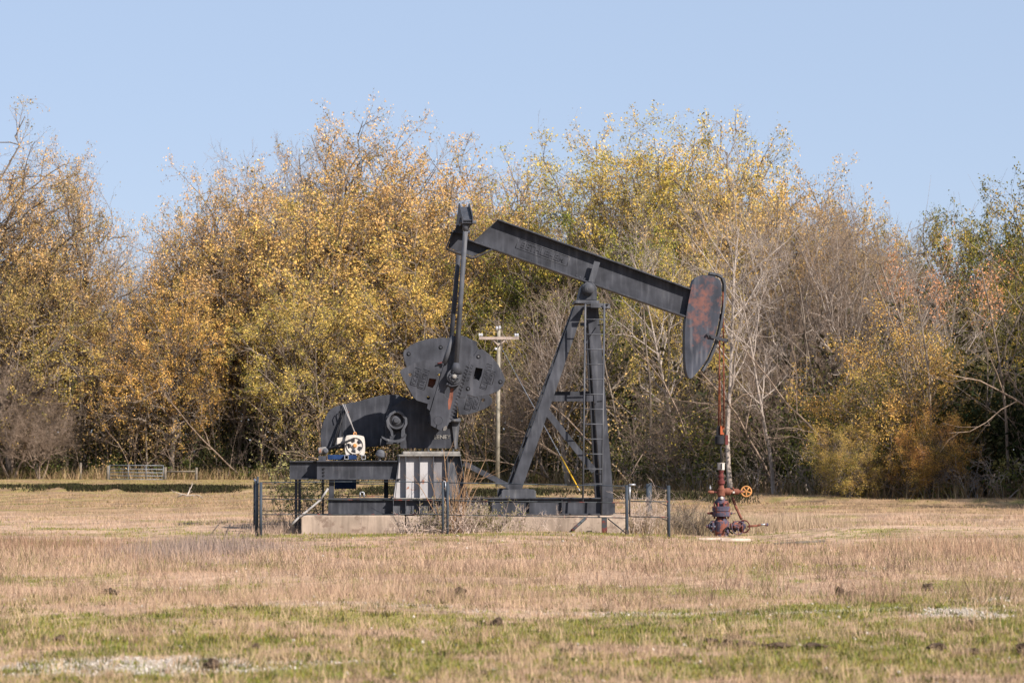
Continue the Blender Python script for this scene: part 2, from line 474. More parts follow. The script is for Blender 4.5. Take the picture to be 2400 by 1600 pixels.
def ground_material():
    m, nt, N, L, b = mat_new('field_soil_and_thatch')
    at = N.new('ShaderNodeAttribute'); at.attribute_name = 'tint'
    tc = N.new('ShaderNodeTexCoord')
    n = N.new('ShaderNodeTexNoise'); n.inputs['Scale'].default_value = 14; n.inputs['Detail'].default_value = 8; n.inputs['Roughness'].default_value = 0.7
    mp = N.new('ShaderNodeMapping'); mp.inputs['Scale'].default_value = (1, 0.5, 1)
    L.new(tc.outputs['Object'], mp.inputs['Vector']); L.new(mp.outputs[0], n.inputs['Vector'])
    r = N.new('ShaderNodeMapRange'); r.inputs['From Min'].default_value = 0.28; r.inputs['From Max'].default_value = 0.72
    r.inputs['To Min'].default_value = 0.55; r.inputs['To Max'].default_value = 1.4
    L.new(n.outputs['Fac'], r.inputs['Value'])
    s = N.new('ShaderNodeVectorMath'); s.operation = 'SCALE'
    L.new(at.outputs['Color'], s.inputs[0]); L.new(r.outputs[0], s.inputs['Scale'])
    L.new(s.outputs[0], b.inputs['Base Color'])
    b.inputs['Roughness'].default_value = 0.95; b.inputs['Specular IOR Level'].default_value = 0.1
    bp = N.new('ShaderNodeBump'); bp.inputs['Strength'].default_value = 0.6; bp.inputs['Distance'].default_value = 0.03
    L.new(n.outputs['Fac'], bp.inputs['Height']); L.new(bp.outputs[0], b.inputs['Normal'])
    return m
M['ground'] = ground_material()
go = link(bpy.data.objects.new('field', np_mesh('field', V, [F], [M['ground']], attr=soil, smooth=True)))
tag(go, 'flat dry winter pasture with green patches', None, None, 'structure')

def blades(name, pts, h, w, lean, col, label, mat='blade', seg2=False):
    n = len(pts)
    a = RNG.uniform(0, 2 * np.pi, n); d = np.stack([np.cos(a), np.sin(a), np.zeros(n)], 1)
    b = RNG.uniform(0, 2 * np.pi, n); ld = np.stack([np.cos(b), np.sin(b), np.zeros(n)], 1)
    ww = (w / 2)[:, None] * d
    mid = pts + np.stack([np.zeros(n), np.zeros(n), h * 0.6], 1) + ld * (lean * h * 0.3)[:, None]
    tip = pts + np.stack([np.zeros(n), np.zeros(n), h * np.sqrt(np.clip(1 - (lean * 0.8) ** 2, 0.2, 1))], 1) + ld * (lean * h)[:, None]
    V = np.stack([pts - ww, pts + ww, tip + ww * 0.25, tip - ww * 0.25], 1).reshape(-1, 3)
    Q = np.arange(n)[:, None] * 4 + np.array([[0, 1, 2, 3]])
    o = link(bpy.data.objects.new(name, np_mesh(name, V, [Q], [M[mat]], attr=np.repeat(col, 4, axis=0))))
    return tag(o, label, None, None, 'stuff')

def scatter(n, y0, y1, margin=1.0, pw=1.0):
    u = RNG.random(n)
    y = y0 * (y1 / y0) ** u if pw == 1 else y0 + (y1 - y0) * u ** (1 / pw)
    x = RNG.uniform(-1, 1, n) * (0.212 * y + margin)
    return x, y

def inside_pad(x, y):
    a = math.radians(-4.4)
    dx, dy = x - 1.13, y - 50.0
    s = dx * math.cos(a) - dy * math.sin(a); d = dx * math.sin(a) + dy * math.cos(a)
    return (s > -5.35) & (s < 1.2) & (d > -0.95) & (d < 0.95)

def grass_zone(name, n, y0, y1, wmul, hmul, label):
    x, y = scatter(n, y0, y1)
    c, gr, green, lit = field_color(x, y)
    keep = (RNG.random(n) > gr * 0.88) & ~inside_pad(x, y) & (lit < 0.6)
    x, y, c, green = x[keep], y[keep], c[keep], green[keep]
    n = len(x)
    P2 = np.stack([x, y], 1)
    tall = np.clip(0.9 + 0.2 * NM(P2) + 0.15 * NB(P2), 0.7, 1.3)
    isg = RNG.random(n) < green * 0.85
    zone = np.interp(y, [17, 24, 26, 36, 42, 43.5, 52, 54, 70], [0.62, 0.62, 0.95, 1.15, 1.0, .38, .38, 0.9, .6])
    h = np.where(isg, RNG.uniform(0.02, 0.055, n), RNG.uniform(0.04, 0.135, n) * tall * zone) * hmul
    stalk = (RNG.random(n) < 0.03) & ~isg
    h = np.where(stalk, h * RNG.uniform(1.6, 2.8, n), h)
    w = np.where(isg, RNG.uniform(0.006, 0.012, n), RNG.uniform(0.003, 0.008, n)) * wmul
    w = np.where(stalk, w * 0.7, w)
    lean = np.abs(RNG.normal(0.5, 0.3, n)).clip(0, 1.1); lean[stalk] *= 0.35
    col = c * RNG.uniform(0.70, 1.30, (n, 1))
    strawc = STRAW * RNG.uniform(0.75, 1.2, (n, 1))
    mixk = np.where(isg, 0.0, RNG.uniform(0.0, 0.7, n))[:, None] * (y < 75)[:, None]
    col = col + (strawc - col) * mixk
    gcol = (GREEN * RNG.uniform(0.6, 1.45, (n, 1)) + np.stack([RNG.uniform(-.02, .07, n), RNG.uniform(0, .03, n), np.zeros(n)], 1))
    col = np.where(isg[:, None] & (y < 60)[:, None], gcol, col)
    pts = np.stack([x, y, ground_h(x, y) - 0.005], 1)
    return blades(name, pts, h, w, lean, np.clip(col, 0.01, 0.85), label)

grass_zone('grass', 190000, 15.5, 33, 1.0, 1.0, 'short green and straw grass of the near field')
grass_zone('grass', 130000, 33, 70, 1.7, 1.15, 'dry straw grass around the pumpjack')
grass_zone('grass', 65000, 70, 146, 3.6, 1.3, 'tan grass of the far field')

def weeds(name, n, cx, cy, rx, ry, h0, h1, cols, label, w=0.008, lean=0.35):
    x = cx + RNG.normal(0, rx, n); y = cy + RNG.normal(0, ry, n)
    k = ~inside_pad(x, y); x, y = x[k], y[k]; n = len(x)
    ci = RNG.integers(0, len(cols), n)
    col = np.array(cols)[ci] * RNG.uniform(0.75, 1.25, (n, 1))
    e = np.exp(-((x - cx) / (1.6 * rx)) ** 2)
    h = RNG.uniform(h0, h1, n) * (0.45 + 0.55 * e)
    return blades(name, np.stack([x, y, ground_h(x, y)], 1), h, np.full(n, w), np.abs(RNG.normal(lean, 0.2, n)), col, label)
weeds('weeds', 3000, -5.0, 40.0, 0.85, 1.6, 0.10, 0.34, [(.25, .19, .16), (.34, .25, .20), (.22, .17, .15)], 'greyish dead weeds in the field left of the fence', lean=0.3)
weeds('weeds', 2200, -8.0, 41.0, 1.2, 1.4, 0.10, 0.28, [(.29, .18, .12), (.24, .15, .10)], 'reddish brown weeds at the left edge of the field', lean=0.3)
weeds('weeds', 1800, 2.75, 50.6, 0.28, 0.5, 0.15, 0.5, [(.42, .30, .21), (.33, .24, .16), (.25, .21, .13)], 'tall dry weeds by the open end of the fence')
weeds('weeds', 3600, 4.1, 52.3, 0.8, 0.6, 0.2, 0.60, [(.42, .31, .22), (.36, .27, .18), (.30, .26, .16)], 'tall dry weeds around the wellhead')
weeds('weeds', 2200, 5.8, 53.0, 0.9, 1.0, 0.15, 0.45, [(.42, .31, .22), (.36, .27, .18)], 'tall straw weeds right of the wellhead')
weeds('weeds', 1500, -4.6, 50.0, 0.5, 0.8, 0.05, 0.24, [(.42, .31, .24), (.3, .22, .17)], 'dead weeds at the left fence corner')
weeds('weeds', 1800, 6.9, 40.5, 0.9, 1.3, 0.15, 0.4, [(.38, .24, .16), (.42, .30, .2)], 'reddish weeds in the field right of the wellhead')

def edge_weeds():
    n = 15000
    x = RNG.uniform(-30, 19, n)
    y = np.interp(x, EDGE_X, EDGE_Y) + RNG.normal(0.0, 0.8, n)
    k = RNG.random(n) < sstep(-1.2, 1.0, NM(np.stack([x, y], 1)) + 0.6 * NB(np.stack([x, y], 1)))
    x, y = x[k], y[k]; n = len(x)
    cols = np.array([(.30, .20, .11), (.20, .135, .08), (.36, .26, .15), (.16, .14, .05)])[RNG.integers(0, 4, n)] * RNG.uniform(.6, 1.25, (n, 1))
    blades('weeds', np.stack([x, y, ground_h(x, y)], 1), RNG.uniform(0.15, 0.75, n), np.full(n, 0.035), np.abs(RNG.normal(.35, .25, n)), cols, 'ragged dry weeds along the foot of the wood')
edge_weeds()

def clumps(name, n, per, y0, y1, r, h0, h1, w, cols, label):
    cx, cy = scatter(n, y0, y1)
    i = np.repeat(np.arange(n), per); m = n * per
    sz = RNG.uniform(0.5, 1.3, n)[i]
    x = cx[i] + RNG.normal(0, r, m) * sz; y = cy[i] + RNG.normal(0, r * 1.3, m) * sz
    k = ~inside_pad(x, y); x, y, i, sz = x[k], y[k], i[k], sz[k]; m = len(x)
    c = np.array(cols)[RNG.integers(0, len(cols), n)][i] * RNG.uniform(.7, 1.3, (m, 1))
    blades(name, np.stack([x, y, ground_h(x, y)], 1), RNG.uniform(h0, h1, m) * sz, np.full(m, w), np.abs(RNG.normal(.45, .3, m)), c, label)
clumps('weeds', 520, 34, 26, 46, 0.16, 0.06, 0.24, 0.008, [(.26, .165, .115), (.22, .15, .11), (.34, .23, .16), (.20, .17, .08)], 'scattered clumps of brown weeds in the middle of the field')
clumps('grass', 650, 26, 16, 27, 0.055, 0.04, 0.15, 0.006, [(.46, .33, .21), (.40, .28, .18), (.30, .20, .13)], 'small straw tufts in the near green grass')
clumps('grass', 900, 22, 16, 26, 0.06, 0.02, 0.055, 0.010, [(.07, .075, .02), (.11, .13, .03), (.05, .045, .02)], 'darker green tufts in the near grass')

def bank_blades():
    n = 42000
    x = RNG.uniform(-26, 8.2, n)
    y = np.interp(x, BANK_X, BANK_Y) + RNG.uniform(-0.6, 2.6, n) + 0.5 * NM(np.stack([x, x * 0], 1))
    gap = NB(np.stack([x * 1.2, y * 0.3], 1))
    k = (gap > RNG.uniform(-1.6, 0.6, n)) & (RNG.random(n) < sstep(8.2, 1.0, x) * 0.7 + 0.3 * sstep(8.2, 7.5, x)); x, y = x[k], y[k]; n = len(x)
    cols = np.array([(.025, .025, .013), (.035, .028, .018), (.05, .05, .02)])[RNG.integers(0, 3, n)] * RNG.uniform(.6, 1.3, (n, 1))  # near-black green and brown blade colours along the whole strip
    o = blades('bank_blades', np.stack([x, y, ground_h(x, y)], 1), RNG.uniform(0.06, 0.19, n), np.full(n, 0.05), RNG.uniform(.1, .9, n), cols, 'strip of near-black blades along the low bank across the field')
bank_blades()

# pale stones
def stones():
    xs_, ys_, rs_ = [], [], []
    n = 90000
    x, y = scatter(n, 15.8, 36)
    _, gr, _, _ = field_color(x, y)
    k = RNG.random(n) < gr * 0.42
    x, y = x[k], y[k]
    r = RNG.uniform(0.006, 0.017, len(x))
    x2, y2 = scatter(380, 16, 47)
    r2 = RNG.uniform(0.010, 0.024, 380) * (1 + 0.02 * (y2 - 17))
    x = np.concatenate([x, x2]); y = np.concatenate([y, y2]); r = np.concatenate([r, r2])
    n = len(x)
    oct_ = np.array([(1, 0, 0), (0, 1, 0), (-1, 0, 0), (0, -1, 0), (0, 0, .8), (0, 0, -.8)], float)
    rot = RNG.uniform(0, 6.28, n)
    v = oct_[None] * RNG.uniform(0.6, 1.3, (n, 6, 1)) * r[:, None, None]
    cx = v[..., 0] * np.cos(rot)[:, None] - v[..., 1] * np.sin(rot)[:, None]
    cy = v[..., 0] * np.sin(rot)[:, None] + v[..., 1] * np.cos(rot)[:, None]
    V = np.stack([cx + x[:, None], cy + y[:, None], v[..., 2] + (ground_h(x, y) + r * 0.35)[:, None]], 2).reshape(-1, 3)
    f = np.array([(0, 1, 4), (1, 2, 4), (2, 3, 4), (3, 0, 4), (1, 0, 5), (2, 1, 5), (3, 2, 5), (0, 3, 5)])
    F = (np.arange(n)[:, None, None] * 6 + f[None]).reshape(-1, 3)
    o = link(bpy.data.objects.new('gravel', np_mesh('gravel', V, [F], [M['stone']])))
    tag(o, 'pale limestone gravel and stray white stones in the grass', None, None, 'stuff')
stones()

# dark clods of earth
def clod(px, py, wpx, hpx, label, group='dark clods of earth in the grass'):
    dist = CAMH * FPX / (py - 1061.0)
    w = wpx / FPX * dist; h = hpx / FPX * dist
    x = WX(px, dist)
    bm = bmesh.new()
    bmesh.ops.create_icosphere(bm, subdivisions=3, radius=1.0)
    nz = SNoise(int(px + py), 0.9, 3)
    co = np.array([v.co for v in bm.verts]); nn = nz(co)
    for v, k in zip(bm.verts, nn):
        v.co *= 1 + 0.22 * k
        v.co.x *= w / 2; v.co.y *= w / 2.6; v.co.z *= h * 0.7
    me = bpy.data.meshes.new('dirt_clod'); bm.to_mesh(me); bm.free(); me.materials.append(M['clod'])
    o = link(bpy.data.objects.new('dirt_clod', me)); o.location = (x, dist, gh(x, dist) + h * 0.35 + 0.012)
    tag(o, label, 'clod', group)
for args in (
    (1663, 1504, 34, 11, 'left end clod of the line of dark earth in the green grass below the wellhead'),
    (1702, 1511, 24, 14, 'short rounded clod second in the line of dark earth below the wellhead'),
    (1748, 1512, 42, 11, 'long low clod in the middle of the line of dark earth below the wellhead'),
    (1815, 1516, 66, 9, 'longest flattest ridge in the line of dark earth below the wellhead'),
    (1906, 1518, 58, 10, 'right end ridge of the line of dark earth below the wellhead'),
    (1965, 1388, 22, 17, 'upright brown clod of a pair in the straw grass right of the wellhead'),
    (1992, 1391, 24, 11, 'lower clod of a brown pair in the straw grass right of the wellhead'),
    (2170, 1378, 26, 15, 'lone reddish brown clod in the green patch near the gravel at the right'),
    (2270, 1471, 20, 12, 'small dark clod in the grass under the right gravel patch'),
    (2190, 1525, 44, 13, 'wide brown mound in the grass at the lower right'),
    (2278, 1534, 22, 11, 'small brown clod beside the wide mound at the lower right'),
    (262, 1389, 44, 12, 'flat dark clod in the pale grass at the left of the field'),
    (142, 1508, 30, 11, 'dark clod in the green grass above the left gravel patch'),
    (500, 1566, 34, 17, 'brown lump on the right end of the left gravel patch'),
    (1016, 1394, 30, 10, 'low brown clod in the straw grass below the middle fence post'),
    (1078, 1393, 26, 16, 'dark two humped clod in the straw grass below the crank'),
    (1166, 1449, 24, 17, 'grey brown clod at the edge of the green grass'),
    (1320, 1531, 14, 12, 'small black clod, one of two close together in the near grass'),
    (1338, 1529, 12, 15, 'narrow black clod standing beside a similar one in the near grass'),
    (1133, 1577, 18, 9, 'small dark clod at the bottom of the field'),
    (602, 1524, 16, 10, 'tiny dark clod right above the gravel strip'),
    (2392, 1536, 30, 24, 'dark clod cut by the edge of the view at the lower right')):
    clod(*args)

# ---------------------------------------------------------------- plants
def polylines(O, D, Lr, k, up, wob, rng):
    """grow n branches of k segments"""
    n = len(O)
    P = np.zeros((n, k + 1, 3)); P[:, 0] = O
    d = D.copy()
    st = (Lr / k)[:, None]
    for i in range(k):
        d = d + rng.normal(0, wob, (n, 3)); d[:, 2] += up
        d /= np.linalg.norm(d, axis=1)[:, None]
        P[:, i + 1] = P[:, i] + d * st
    return P

def tubes(P, R, sides):
    """P (n,k,3), R (n,k) -> verts, quads"""
    n, k, _ = P.shape
    T = np.zeros_like(P); T[:, 1:-1] = P[:, 2:] - P[:, :-2]; T[:, 0] = P[:, 1] - P[:, 0]; T[:, -1] = P[:, -1] - P[:, -2]
    T /= np.linalg.norm(T, axis=2)[..., None] + 1e-9
    ref = np.where(np.abs(T[:, :1, 2:3]) < 0.85, np.array([0., 0, 1]), np.array([1., 0, 0]))
    U = np.cross(T, ref); U /= np.linalg.norm(U, axis=2)[..., None] + 1e-9
    W = np.cross(T, U)
    th = np.arange(sides) * 2 * np.pi / sides
    V = P[:, :, None] + R[:, :, None, None] * (np.cos(th)[None, None, :, None] * U[:, :, None] + np.sin(th)[None, None, :, None] * W[:, :, None])
    idx = np.arange(n * k * sides).reshape(n, k, sides)
    a = idx[:, :-1]; b = idx[:, 1:]
    Q = np.stack([a, np.roll(a, -1, 2), np.roll(b, -1, 2), b], -1).reshape(-1, 4)
    return V.reshape(-1, 3), Q

def spawn(P, R, L, nchild, t0, t1, a0, a1, ratio, rr, k, up, wob, rng, prof=None, rmin=0.004):
    n = len(P); ks = P.shape[1] - 1
    idx = np.repeat(np.arange(n), nchild)
    j = np.tile(np.arange(nchild), n)
    t = t0 + (t1 - t0) * (j + rng.random(len(j))) / nchild
    f = t * ks; i0 = np.minimum(f.astype(int), ks - 1); w = (f - i0)[:, None]
    O = P[idx, i0] * (1 - w) + P[idx, i0 + 1] * w
    T = P[idx, i0 + 1] - P[idx, i0]; T /= np.linalg.norm(T, axis=1)[:, None]
    rad = R[idx, i0] * (1 - w[:, 0]) + R[idx, i0 + 1] * w[:, 0]
    ref = np.where(np.abs(T[:, 2:3]) < 0.85, np.array([0., 0, 1]), np.array([1., 0, 0]))
    U = np.cross(T, ref); U /= np.linalg.norm(U, axis=1)[:, None]; W = np.cross(T, U)
    ph = (j * 2.399 + rng.uniform(0, 6.28, n)[idx] + rng.normal(0, 0.5, len(j)))[:, None]
    an = rng.uniform(a0, a1, len(j))[:, None]
    D = np.cos(an) * T + np.sin(an) * (np.cos(ph) * U + np.sin(ph) * W)
    ln = L[idx] * ratio * rng.uniform(0.65, 1.25, len(j))
    if prof is not None: ln = ln * prof(t)
    C = polylines(O, D, ln, k, up, wob, rng)
    r0 = np.maximum(np.minimum(rad * 0.75, rr * ln), rmin)
    RR = r0[:, None] * np.linspace(1, 0.35, k + 1)[None]
    return C, RR, ln

def leaves_mesh(C, per, size, rng, spread=0.1, start=0.15):
    n, k1, _ = C.shape
    idx = np.repeat(np.arange(n), per)
    t = rng.uniform(start, 1.0, len(idx)) * (k1 - 1)
    i0 = np.minimum(t.astype(int), k1 - 2); w = (t - i0)[:, None]
    p = C[idx, i0] * (1 - w) + C[idx, i0 + 1] * w + rng.normal(0, spread, (len(idx), 3))
    return p

def quads(p, size, rng, flat=0.5):
    n = len(p)
    a = rng.normal(size=(n, 3)); a[:, 2] += 0.0; a /= np.linalg.norm(a, axis=1)[:, None]
    b = rng.normal(size=(n, 3)); b = np.cross(a, b); b /= np.linalg.norm(b, axis=1)[:, None]
    s = (size * rng.uniform(0.6, 1.35, n))[:, None]
    a = a * s; b = b * s * 0.62
    V = np.stack([p - a, p + b * 0.9 - a * 0.1, p + a, p - b * 0.9 + a * 0.1], 1).reshape(-1, 3)
    Q = np.arange(n * 4).reshape(n, 4)
    return V, Q

def palette(p, cols, rng, seed, scale=1.6, hue_noise=0.35, jitter=0.28):
    nz = SNoise(seed, scale, 3)(p) * 0.5 + rng.normal(0, hue_noise, len(p))
    k = np.clip((nz * 0.5 + 0.5) * (len(cols) - 1), 0, len(cols) - 1.001)
    i = k.astype(int); w = (k - i)[:, None]
    cols = np.array(cols)
    c = cols[i] * (1 - w) + cols[i + 1] * w
    return np.clip(c * rng.uniform(1 - jitter, 1 + jitter, (len(p), 1)), 0.005, 0.9)

ORANGE = [(0.203, 0.147, 0.062), (0.475, 0.305, 0.13), (0.655, 0.418, 0.169), (0.61, 0.407, 0.158), (0.339, 0.271, 0.09), (0.158, 0.136, 0.045)]
GOLD = [(0.116, 0.11, 0.035), (0.29, 0.244, 0.07), (0.568, 0.406, 0.122), (0.719, 0.476, 0.151), (0.603, 0.371, 0.139), (0.255, 0.203, 0.058)]
RUSSET = [(.30, .16, .08), (.46, .24, .12), (.52, .30, .15)]
VASE = [(0.09, 0.112, 0.027), (0.213, 0.224, 0.05), (0.426, 0.358, 0.084), (0.65, 0.448, 0.112)]
OLIVE_C = [(.03, .045, .012), (.07, .085, .02), (.15, .15, .032), (.32, .25, .055)]
BUSH = [(.05, .06, .015), (.20, .17, .04), (.46, .31, .075), (.58, .38, .11), (.42, .24, .085)]
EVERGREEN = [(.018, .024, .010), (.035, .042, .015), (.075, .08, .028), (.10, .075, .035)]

def make_tree(seed, H, stems=1, trunk_frac=0.8, r0=0.22, nl=(13, 7, 6, 5), lratio=0.42, t_low=0.3, ang=(0.5, 1.0), up=(0.0, 0.06, 0.05, 0.05),
              wob=(0.05, 0.10, 0.14, 0.18), leaf=8, leafsize=0.062, cols=GOLD, keep=lambda z, n: np.ones_like(z), pal_scale=2.2, barkm='bark', twig='bark',
              lean=0.08, prof=None, spread=0.12, twig_r=0.008, topcols=None):
    rng = np.random.default_rng(seed)
    O = np.zeros((stems, 3))
    if stems > 1: O[:, :2] = rng.normal(0, 0.18, (stems, 2))
    D = np.stack([rng.normal(0, lean, stems), rng.normal(0, lean, stems), np.ones(stems)], 1)
    if stems > 1:
        a = np.arange(stems) * 2 * np.pi / stems + rng.uniform(0, 6.28)
        D[:, 0] += np.cos(a) * 0.25; D[:, 1] += np.sin(a) * 0.25
    D /= np.linalg.norm(D, axis=1)[:, None]
    L0 = np.full(stems, H * trunk_frac) * rng.uniform(0.85, 1.0, stems)
    P0 = polylines(O, D, L0, 10, 0.03, wob[0], rng)
    R0 = r0 * (0.9 if stems == 1 else 0.7) * np.concatenate([[1.25], np.linspace(1, 0.18, 10)])[None].repeat(stems, 0)
    if prof is None:
        prof = lambda t: 0.72 + 0.5 * np.sin(np.pi * np.clip((t - t_low) / (1.05 - t_low), 0, 1)) ** 0.8
    P1, R1, L1 = spawn(P0, R0, np.full(stems, H), nl[0], t_low, 1.0, ang[0], ang[1], lratio, 0.030, 7, up[1], wob[1], rng, prof)
    P2, R2, L2 = spawn(P1, R1, L1, nl[1], 0.22, 1.0, 0.45, 1.0, 0.46, 0.022, 5, up[2], wob[2], rng, lambda t: 1.25 - 0.6 * t)
    P3, R3, L3 = spawn(P2, R2, L2, nl[2], 0.2, 1.0, 0.4, 0.95, 0.50, 0.016, 3, up[3], wob[3], rng, lambda t: 1.2 - 0.5 * t, rmin=twig_r * 1.3)
    P4, R4, L4 = spawn(P3, R3, L3, nl[3], 0.15, 1.0, 0.35, 0.95, 0.62, 0.012, 2, up[3], wob[3], rng, None, rmin=twig_r)
    Vs, Qs = [], []
    def cat(parts):
        b = 0; vs, qs = [], []
        for v, q in parts:
            vs.append(v); qs.append(q + b); b += len(v)
        return np.concatenate(vs), np.concatenate(qs)
    VT, QT = cat([tubes(P0, R0, 9), tubes(P1, R1, 6), tubes(P2, R2, 4)])
    trunk = np_mesh('trunk', VT, [QT], [M[barkm]], smooth=True)
    VW, QW = cat([tubes(P3, R3, 3), tubes(P4, R4, 3)])
    if leaf > 0:
        p = leaves_mesh(P4, leaf, leafsize, rng, spread)
        nz = SNoise(seed + 100, 2.6, 3)(p)
        zz = p[:, 2] / H
        k = rng.random(len(p)) < keep(zz, nz)
        p = p[k]; nz = nz[k]
        VL, QL = quads(p, leafsize, rng)
        c = palette(p, cols, rng, seed + 7, pal_scale, 0.5, 0.38)
        if topcols is not None:
            ct = palette(p, topcols, rng, seed + 8, pal_scale)
            w = sstep(0.45, 0.85, p[:, 2] / H + 0.12 * nz)[:, None]
            c = c * (1 - w) + ct * w
        V = np.concatenate([VW, VL]); Q = np.concatenate([QW, QL + len(VW)])
        tint = np.concatenate([np.ones((len(VW), 3)), np.repeat(c, 4, axis=0)])
        mi = np.concatenate([np.zeros(len(QW), int), np.ones(len(QL), int)])
        crown = np_mesh('crown', V, [Q], [M[twig], M['leaf']], attr=tint, matidx=mi)
        top = np.percentile(V[:, 2], 99.9)
    else:
        crown = np_mesh('crown', VW, [QW], [M[twig]])
        top = np.percentile(VW[:, 2], 99.7)
    return trunk, crown, top

def k_dense(lo=0.0):
    return lambda z, n: np.clip(0.75 + 0.55 * n, 0.08, 1) * sstep(lo - 0.08, lo + 0.1, z)
def k_sparse(a, b):   # from a at the bottom to b at the top
    return lambda z, n: np.clip((a + (b - a) * sstep(0.4, 0.95, z)) * (0.8 + 0.7 * n), 0.02, 1)

PROTO = {}
def dome_tree(seed, H, R, zb, limbs=24, stems=1, trunk=0.5, r0=0.26, nl=(8, 6, 3), sub=(0.42, 0.44, 0.54), leaf=9, leafsize=0.046, cols=GOLD, topcols=None,
              keep=lambda z, n: np.ones_like(z), barkm='bark', twig='bark_twig', lump=0.22, spread=0.12, twig_r=0.0042, low=-0.45, rise=0.18, wob=0.06, up=(0.02, 0.01, 0.0)):
    """limbs reach for a lumpy dome, so the crown closes into a broad rounded outline"""
    rng = np.random.default_rng(seed)
    O = np.zeros((stems, 3)); D = np.zeros((stems, 3)); D[:, 2] = 1
    if stems > 1:
        a = np.arange(stems) * 2 * np.pi / stems + rng.uniform(0, 6.28)
        O[:, 0] = np.cos(a) * 0.16; O[:, 1] = np.sin(a) * 0.16
        D[:, 0] = np.cos(a) * 0.28; D[:, 1] = np.sin(a) * 0.28
    D[:, :2] += rng.normal(0, 0.06, (stems, 2)); D /= np.linalg.norm(D, axis=1)[:, None]
    L0 = np.full(stems, H * trunk) * rng.uniform(0.85, 1.1, stems)
    P0 = polylines(O, D, L0, 9, 0.03, wob, rng)
    R0 = r0 * (1.0 if stems == 1 else 0.75) * np.concatenate([[1.3], np.linspace(1, 0.42, 9)])[None].repeat(stems, 0)
    zc = zb + (H - zb) * 0.42
    i = np.arange(limbs)
    uz = low + (1 - low) * (i + rng.random(limbs)) / limbs
    ph = i * 2.39996 + rng.normal(0, 0.35, limbs)
    rr = np.sqrt(np.clip(1 - uz ** 2, 0, 1))
    u = np.stack([rr * np.cos(ph), rr * np.sin(ph), uz], 1)
    lum = 1 + 0.8 * lump * SNoise(seed + 3, 1.3, 3)(u)
    f = rng.uniform(0.60, 0.90, limbs) * lum
    E = np.stack([u[:, 0] * R * f, u[:, 1] * R * f, zc + np.where(u[:, 2] > 0, u[:, 2] * (H - zc), u[:, 2] * (zc - zb)) * f], 1)
    si = rng.integers(0, stems, limbs)
    d0 = np.einsum('ij,ij->i', u[:, :2], D[si][:, :2])
    if stems > 1:   # each limb leaves the stem that leans its way
        si = np.argmax(u[:, :2] @ D[:, :2].T + rng.normal(0, 0.15, (limbs, stems)), axis=1)
    t = np.clip(0.40 + 0.55 * (uz - low) / (1 - low) + rng.normal(0, 0.06, limbs), 0.3, 1.0)
    ff = t * 9; k0 = np.minimum(ff.astype(int), 8); w = (ff - k0)[:, None]
    S0 = P0[si, k0] * (1 - w) + P0[si, k0 + 1] * w
    rs = R0[si, k0] * 0.62
    dist = np.linalg.norm(E - S0, axis=1)
    C = S0 + (E - S0) * 0.45; C[:, 2] += rise * dist
    C += rng.normal(0, 0.07, (limbs, 3)) * dist[:, None]
    q = np.linspace(0, 1, 9)[None, :, None]
    P1 = (1 - q) ** 2 * S0[:, None] + 2 * q * (1 - q) * C[:, None] + q ** 2 * E[:, None]
    P1[:, 1:-1] += rng.normal(0, 0.022, P1[:, 1:-1].shape) * dist[:, None, None]
    R1 = np.minimum(rs, 0.022 * dist + 0.02)[:, None] * np.linspace(1, 0.28, 9)[None]
    LR = np.full(limbs, R)
    P2, R2, L2 = spawn(P1, R1, LR, nl[0], 0.25, 1.0, 0.4, 1.1, sub[0], 0.022, 5, up[0], 0.13, rng, lambda t: 1.15 - 0.5 * t)
    P3, R3, L3 = spawn(P2, R2, L2, nl[1], 0.2, 1.0, 0.4, 1.05, sub[1], 0.016, 3, up[1], 0.16, rng, lambda t: 1.15 - 0.4 * t, rmin=twig_r * 1.3)
    P4, R4, L4 = spawn(P3, R3, L3, nl[2], 0.1, 1.0, 0.35, 1.0, sub[2], 0.012, 1, up[2], 0.16, rng, None, rmin=twig_r)
    def cat(parts):
        b = 0; vs, qs = [], []
        for v, qd in parts:
            vs.append(v); qs.append(qd + b); b += len(v)
        return np.concatenate(vs), np.concatenate(qs)
    VT, QT = cat([tubes(P0, R0, 10), tubes(P1, R1, 6), tubes(P2, R2, 4)])
    tr = np_mesh('trunk', VT, [QT], [M[barkm]], smooth=True)
    VW, QW = cat([tubes(P3, R3, 3), tubes(P4, R4, 3)])
    if leaf <= 0:
        return tr, np_mesh('crown', VW, [QW], [M[twig]]), np.percentile(VW[:, 2], 99.97)
    p = leaves_mesh(P4, leaf, leafsize, rng, spread)
    nz = 0.6 * SNoise(seed + 100, 1.5, 3)(p) + 0.6 * SNoise(seed + 101, 3.2, 3)(p)
    k = rng.random(len(p)) < keep(p[:, 2] / H, nz)
    p, nz = p[k], nz[k]
    VL, QL = quads(p, leafsize, rng)
    c = palette(p, cols, rng, seed + 7, 2.4, 0.40, 0.28)
    if topcols is not None:
        ct = palette(p, topcols, rng, seed + 8, 2.4, 0.40, 0.28)
        w = sstep(0.5, 0.85, p[:, 2] / H + 0.10 * nz)[:, None]
        c = c * (1 - w) + ct * w
    V = np.concatenate([VW, VL]); Q = np.concatenate([QW, QL + len(VW)])
    tint = np.concatenate([np.ones((len(VW), 3)), np.repeat(np.clip(c, .005, .9), 4, axis=0)])
    mi = np.concatenate([np.zeros(len(QW), int), np.ones(len(QL), int)])
    return tr, np_mesh('crown', V, [Q], [M[twig], M['leaf']], attr=tint, matidx=mi), np.percentile(VL[:, 2], 99.95)

